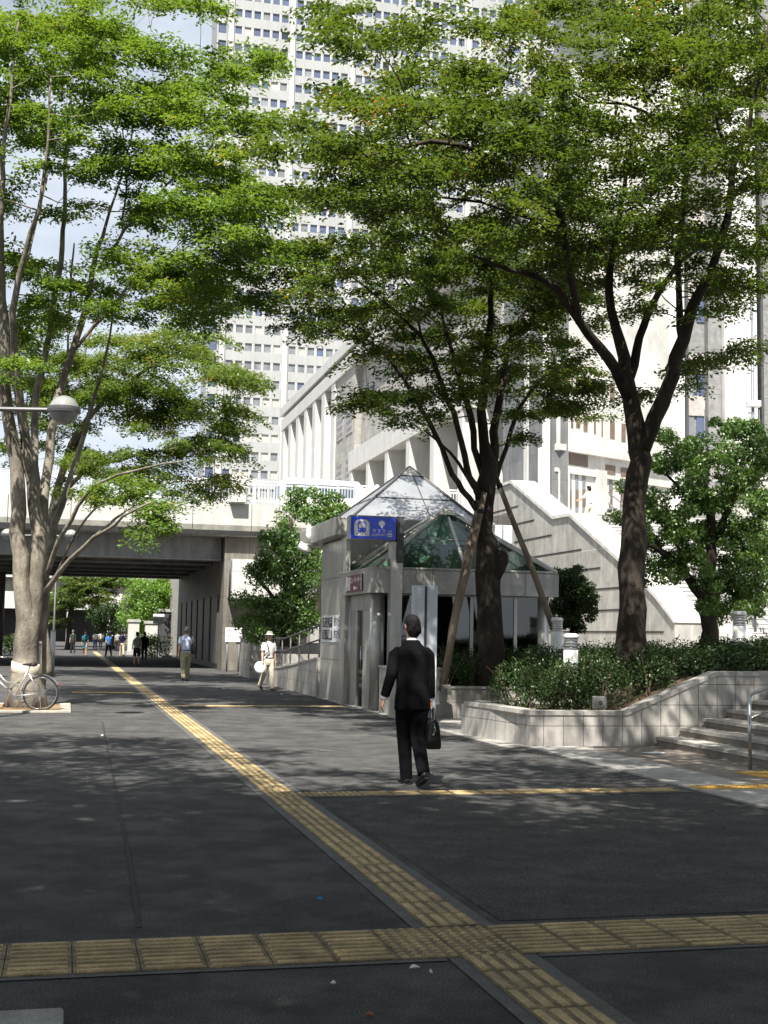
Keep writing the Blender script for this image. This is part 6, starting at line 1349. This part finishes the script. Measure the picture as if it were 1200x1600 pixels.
L6 = [[(445, 1010, 0, .16), (445, 960, 0, .14), (448, 900, 0, .12), (450, 850, 0, .08), (455, 810, 0, .04)], [(446, 960, 0, .08), (425, 930, 0, .06), (400, 900, 0, .04)], [(447, 920, 0, .07), (470, 890, 0, .05), (490, 860, 0, .03)], [(460, 1010, .3, .09), (462, 960, .3, .08), (470, 930, .3, .05)], [(430, 1010, -.3, .06), (424, 960, -.3, .05), (410, 940, -.3, .03)]]
B6 = [(450, 845, 40, 18, 0), (425, 850, 22, 14, 0, .8), (470, 860, 30, 18, 0), (405, 880, 22, 14, 0), (445, 885, 40, 18, 0), (490, 890, 16, 16, 0), (400, 900, 16, 12, 0, .8), (430, 912, 32, 16, 0), (475, 918, 24, 16, 0), (385, 938, 12, 10, 0), (410, 950, 28, 16, 0), (460, 948, 36, 18, 0), (395, 965, 20, 12, 0), (440, 975, 36, 16, 0), (490, 965, 14, 18, 0), (420, 990, 26, 10, 0, .8), (470, 985, 24, 10, 0, .8)]
b6 = P(446, 1010, Y6); b6.z = 1.6
tree('evergreen_tree', 'glossy layered evergreen between the overpass wall and the lift tower', 'tree', tuple(b6), Y6, L6, B6, LEAF3, BARKD, leaf=(.13, .065), per=130, sr=.42, dens=2.3, spread=.5, flat=False, flare=1.1, seed=14, minr=.01)
Y7 = 50.8
L7 = [[(500, 850, 0, .12), (500, 815, 0, .1), (480, 790, 0, .06), (470, 778, 0, .03)], [(500, 815, 0, .07), (525, 795, 0, .05), (540, 788, 0, .03)]]
B7 = [(478, 778, 28, 12, 0), (520, 788, 26, 12, 0), (465, 800, 22, 14, 0), (500, 805, 34, 12, 0), (455, 822, 14, 12, 0, .8), (545, 795, 14, 10, 0)]
b7 = P(500, 850, Y7)
tree('evergreen_tree', 'small evergreen with rounded tufts rising against the overpass railing', 'tree', (b7.x, b7.y, 1.7), Y7, L7, B7, LEAF3, BARKD, leaf=(.15, .075), per=130, sr=.45, dens=2.6, spread=.4, flat=False, flare=1, seed=15, minr=.012)
Y8 = 29.5; b8 = P(895, 985, Y8)
tree('round_shrub', 'dark round clipped shrub between the pavilion corner and the stone parapet', 'shrub', (b8.x, b8.y, 1.05), Y8, [[(893, 990, 0, .06), (893, 950, 0, .05), (895, 910, 0, .03)]], [(890, 918, 24, 22, 0, 1.5), (910, 935, 20, 22, 0, 1.2), (880, 950, 22, 20, 0, 1.2), (912, 962, 18, 22, 0, .9), (872, 905, 14, 10, 0, .8), (900, 898, 14, 8, 0, .8), (888, 975, 26, 12, 0, 1.0)], LEAF4, BARKD, leaf=(.08, .04), per=110, sr=.19, dens=2.6, spread=.3, flat=False, flare=1, seed=16)
# beyond the underpass
Y9 = 92.0; q = P(240, 990, Y9)
tree('round_tree', 'round sunlit green tree beyond the far end of the underpass', 'tree', (q.x, q.y, 0), Y9, [[(242, 1012, 0, .2), (241, 985, 0, .17), (240, 950, 0, .14), (240, 920, 0, .08)]], [(238, 950, 42, 40, 0, 1.5), (215, 960, 22, 26, 0, 1), (262, 945, 24, 40, 0, 1.2), (235, 915, 34, 14, 0, 1), (250, 975, 34, 16, 0, 1.2)], LEAF5, BARKD, leaf=(.22, .11), per=110, sr=.75, dens=2.6, spread=1.2, flat=False, seed=18, minr=.02)
Y10 = 100.0; q = P(160, 1000, Y10)
tree('dark_tree', 'dark spreading tree on the left beyond the underpass', 'tree', (q.x, q.y, 0), Y10, [[(108, 1010, 0, .25), (110, 960, 0, .2), (125, 930, 0, .15), (150, 905, 0, .08)]], [(140, 905, 50, 18, 0, 1.2), (175, 905, 28, 14, 0, .9), (115, 930, 30, 24, 0, 1.1), (150, 930, 30, 10, 0, .8), (95, 955, 25, 30, 0, .9)], LEAF2, BARKD, leaf=(.22, .11), per=110, sr=.9, dens=2.4, spread=1.5, flat=True, seed=19, minr=.02)
Y11 = 108.0; q = P(180, 1000, Y11)
tree('dark_tree', 'small dark tree under the second footbridge', 'tree', (q.x, q.y, 0), Y11, [[(175, 1010, 0, .2), (175, 970, 0, .15), (175, 950, 0, .1)]], [(172, 962, 28, 22, 0, 1.3), (158, 950, 18, 14, 0, 1), (185, 985, 14, 14, 0, 1)], LEAF4, BARKD, leaf=(.22, .11), per=110, sr=.8, dens=2.4, spread=1, flat=False, seed=20, minr=.02)

# ---- hedge and low planting
def hedge(name, label, cat, base, boxes, n, leafm, leaf, seed, stems=True, group=None):
    """boxes: (a0, a1, b0, b1, z0, z1): leaves crowd the outer shell of overlapping bush mounds; thin stems below."""
    R = np.random.default_rng(seed); t = thing(name, label, cat, base, group); P_ = []; Nn = []; m = MB()
    vol = [((x1 - x0) * (y1 - y0)) ** .9 for x0, x1, y0, y1, *_ in boxes]; tot = sum(vol)
    for (x0, x1, y0, y1, z0, z1), vv in zip(boxes, vol):
        k = int(n * vv / tot); mounds = max(2, int((x1 - x0) * (y1 - y0) / .22)); cx = R.uniform(x0, x1, mounds); cy_ = R.uniform(y0, y1, mounds); rr = R.uniform(.30, .52, mounds); hz = z1 - R.uniform(.02, .26, mounds)
        for i in range(mounds):
            kk = k // mounds; v = R.normal(size=(kk, 3)); v /= np.linalg.norm(v, axis=1, keepdims=True); v[:, 2] = np.abs(v[:, 2]) * np.where(R.random(kk) < .72, 1, -1); rad_ = R.beta(5, 1.2, kk)
            hh = (hz[i] - z0) * .62; cz = hz[i] - hh
            loc = np.stack([cx[i] + v[:, 0] * rr[i] * rad_, cy_[i] + v[:, 1] * rr[i] * rad_, cz + v[:, 2] * hh * rad_], 1); loc += R.normal(0, .03, loc.shape)
            wpos = loc[:, :1] * np.array(VA) + loc[:, 1:2] * np.array(VB) + loc[:, 2:] * np.array((0, 0, 1)); P_.append(wpos); wn_ = v[:, :1] * np.array(VA) + v[:, 1:2] * np.array(VB) + v[:, 2:] * np.array((0, 0, 1)); Nn.append(wn_)
            if stems:
                for _ in range(3):
                    b_ = g(cx[i] + R.normal(0, .06), cy_[i] + R.normal(0, .06), z0); e_ = g(cx[i] + R.normal(0, .2), cy_[i] + R.normal(0, .2), hz[i] - .12); m.tube([b_, b_.lerp(e_, .5) + Vector(R.normal(0, .04, 3)), e_], [.014, .010, .005], 5)
    P_ = np.concatenate(P_); Nn = np.concatenate(Nn); T_ = len(P_)
    vs = leaf_faces(P_, R.normal(0, 1, (T_, 3)) + Nn * .7, Nn * .6 + R.normal(0, .5, (T_, 3)) + [0, 0, .55], leaf[0] * R.uniform(.7, 1.3, T_), leaf[1] * R.uniform(.7, 1.2, T_))
    if stems: m.build('stem', mat('hedge_stem', (.14, .10, .07), .9), t)
    leaf_mesh('foliage', vs, leafm, t); return t
hedge('hedge', 'dense dark green hedge filling the front tiled planter', 'hedge', g(8, 19, .5), [(6.75, 8.0, 17.95, 19.1, .45, 1.36), (7.9, 9.4, 17.9, 20.0, .5, 1.50), (9.2, 10.9, 17.9, 20.6, .9, 1.62), (10.8, 13.2, 17.9, 21.5, 1.0, 1.68), (8.2, 10.5, 19.8, 22.3, .6, 1.56)], 120000, LEAF4, (.052, .026), 31)
hedge('hedge', 'low dark hedge round the propped trunk in the back planter', 'hedge', g(8, 24, .5), [(6.6, 10.2, 23.75, 24.9, .5, 1.42), (8.4, 11.6, 22.2, 24.0, .6, 1.50)], 34000, LEAF4, (.056, .028), 32)
hedge('low_shrub', 'pale leafed low plants growing out of the box planter by the abutment', 'plant', g(6.8, 45, 1.3), [(6.3, 7.4, 43.9, 45.9, 1.3, 1.85)], 2500, LEAF5, (.11, .05), 33, False)
hedge('low_shrub', 'green undergrowth at the feet of the glossy layered evergreen', 'plant', g(9, 46, 1.7), [(8.4, 14, 44.6, 47, 1.7, 2.4)], 7000, LEAF3, (.10, .05), 34, False)
hedge('low_shrub', 'bright green bushes left of the big trunk behind the white garden wall', 'plant', g(-4, 36, .3), [(-9, -2.2, 34.6, 37, .2, 1.1)], 7000, LEAF5, (.09, .045), 35, False)
hedge('low_shrub', 'clipped dark bushes beyond the underpass beside the stone pillars', 'plant', g(5, 80, .3), [(4.6, 6.0, 77, 90, .2, 1.5), (-3.6, -2.4, 78, 96, .2, 1.3)], 7000, LEAF4, (.16, .08), 36, False)
hedge('low_shrub', 'small plants edging the top of the grand stairs by the grey wall', 'plant', g(19, 50.5, 6.5), [(18.2, 21.0, 50.2, 51.2, 6.5, 6.95)], 2500, LEAF3, (.10, .05), 37, False)
hedge('low_shrub', 'green planting seen behind the overpass railing left of the stone pillar', 'plant', g(-2, 76, 6.3), [(-20, 8, 75.0, 76.5, 6.3, 8.0)], 9000, LEAF3, (.2, .1), 38, False)

# ---- unseen neighbours of the avenue, crowns shaped and set to shade the walkway
def shade(src, loc, rz, s_, label):
    r = dup(src, loc, rz, label, 'zelkova trees along the walkway', s_); return r
def wl(*p): return [tuple(q) for q in p]
zs_ = tree('zelkova_tree', 'zelkova standing outside the picture to the left of the viewer', 'tree', (0, 0, 0), 20, [], [], LEAF2, BARKD, wlimbs=[wl((0, 0, 0, .3), (0, .1, 2.5, .24), (.1, 0, 4.5, .22), (.3, .2, 8, .12), (.2, .3, 12, .03))] + [wl((.1, 0, 4.3, .14), (1.6 * cos(t), 1.6 * sin(t), 7, .1), (4 * cos(t), 4 * sin(t), 9.5, .06), (6 * cos(t), 6 * sin(t), 11, .02)) for t in (.3, 1.5, 2.6, 3.7, 4.8, 5.8)],
    wblobs=[(0, 0, 10.6, 7.6, 2.6, 760)], leaf=(.15, .08), per=120, sr=.95, seed=41, group='zelkova trees along the walkway', thick=.15)
zs_.location = g(-7.0, 6.5)
shade(zs_, g(9.2, 6.2), 2.1, 1.0, 'zelkova standing outside the picture to the right of the viewer')
shade(zs_, g(4.0, 1.0), .7, .9, 'unseen zelkova added for shade close to the right of the viewer')  # this tree and the next are added to deepen shade on the near ground
shade(zs_, g(-4.4, 1.2), 3.1, .9, 'unseen zelkova added for shade close to the left of the viewer')
shade(zs_, g(.8, -3.5), 4.0, 1.0, 'zelkova standing behind the viewer beside the tactile path')
shade(zs_, g(-9.0, -5.5), 1.2, 1.0, 'zelkova standing far behind the viewer on the left')
shade(zs_, g(9.5, -6.0), 5.2, 1.0, 'zelkova standing far behind the viewer on the right')

# ---- litter
def scrap(px, py, s_, label, mt, z=.004, grp='scraps of white paper on the asphalt'):
    p = G(px, py, z); t = thing('paper_scrap', label, 'paper scrap', tuple(p), grp); m = MB(); n = 6
    ring = [V(s_ * cos(2 * pi * k / n) * random.uniform(.6, 1.2), s_ * .7 * sin(2 * pi * k / n) * random.uniform(.6, 1.2), random.uniform(.004, .016)) for k in range(n)]
    m.add([V(0, 0, .022)] + ring + [V(0, 0, .002)] + [q - V(0, 0, .003) for q in ring], [[0, k + 1, (k + 1) % n + 1] for k in range(n)] + [[n + 1, n + 2 + (k + 1) % n, n + 2 + k] for k in range(n)] + [[k + 1, n + 2 + k, n + 2 + (k + 1) % n, (k + 1) % n + 1] for k in range(n)]); m.build('sheet', mt, t, local=True)
PAP = mat('paper', (.72, .72, .72), .8, var=.05)
scrap(647, 1514, .022, 'largest white scrap by the near tactile crossing', PAP); scrap(521, 1539, .012, 'tiny white scrap below the near tactile strip', PAP); scrap(673, 1521, .010, 'tiny white speck right of the scrap at the near crossing', PAP)
scrap(500, 1406, .022, 'small crumpled blue scrap on the dark asphalt', mat('blue_scrap', (.05, .25, .5), .5), grp=None); scrap(578, 1588, .022, 'curled brown leaf lying on the asphalt at the bottom', mat('dry_leaf', (.26, .12, .05), .8), grp=None)
scrap(1024, 1177, .16, 'large flat white sheet of paper on the brick landing', PAP, .02, None); scrap(349, 1076, .05, 'white scrap between the checked shirt and the hatted man', PAP); scrap(440, 1085, .05, 'white scrap at the foot of the ramp wall', PAP); scrap(160, 1150, .03, 'white scrap on the sunlit asphalt at the left', PAP)
R = np.random.default_rng(77); n = 2600; aa = R.uniform(-7, 6.2, n); bb_ = R.uniform(3.2, 50, n); k = R.random(n) < .45; aa = np.where(k & (bb_ < 31), R.normal(6.0, .35, n).clip(4.6, 6.3), aa)
pos = aa[:, None] * np.array(VA) + bb_[:, None] * np.array(VB); pos[:, 2] = .008; nor = R.normal(0, .25, (n, 3)); nor[:, 2] = 1; axs = R.normal(0, 1, (n, 3)); axs[:, 2] *= .15
lt = thing('fallen_leaves', 'dry fallen leaves and specks scattered over the asphalt', 'leaf litter', (0, 0, 0)); o = leaf_mesh('leaves', leaf_faces(pos, axs, nor, R.uniform(.010, .036, n), R.uniform(.007, .020, n)), leaf_mat('litter', (.10, .07, .035), (.25, .19, .10), (.55, .52, .45), .1), lt); lt['kind'] = 'stuff'; o['kind'] = 'stuff'
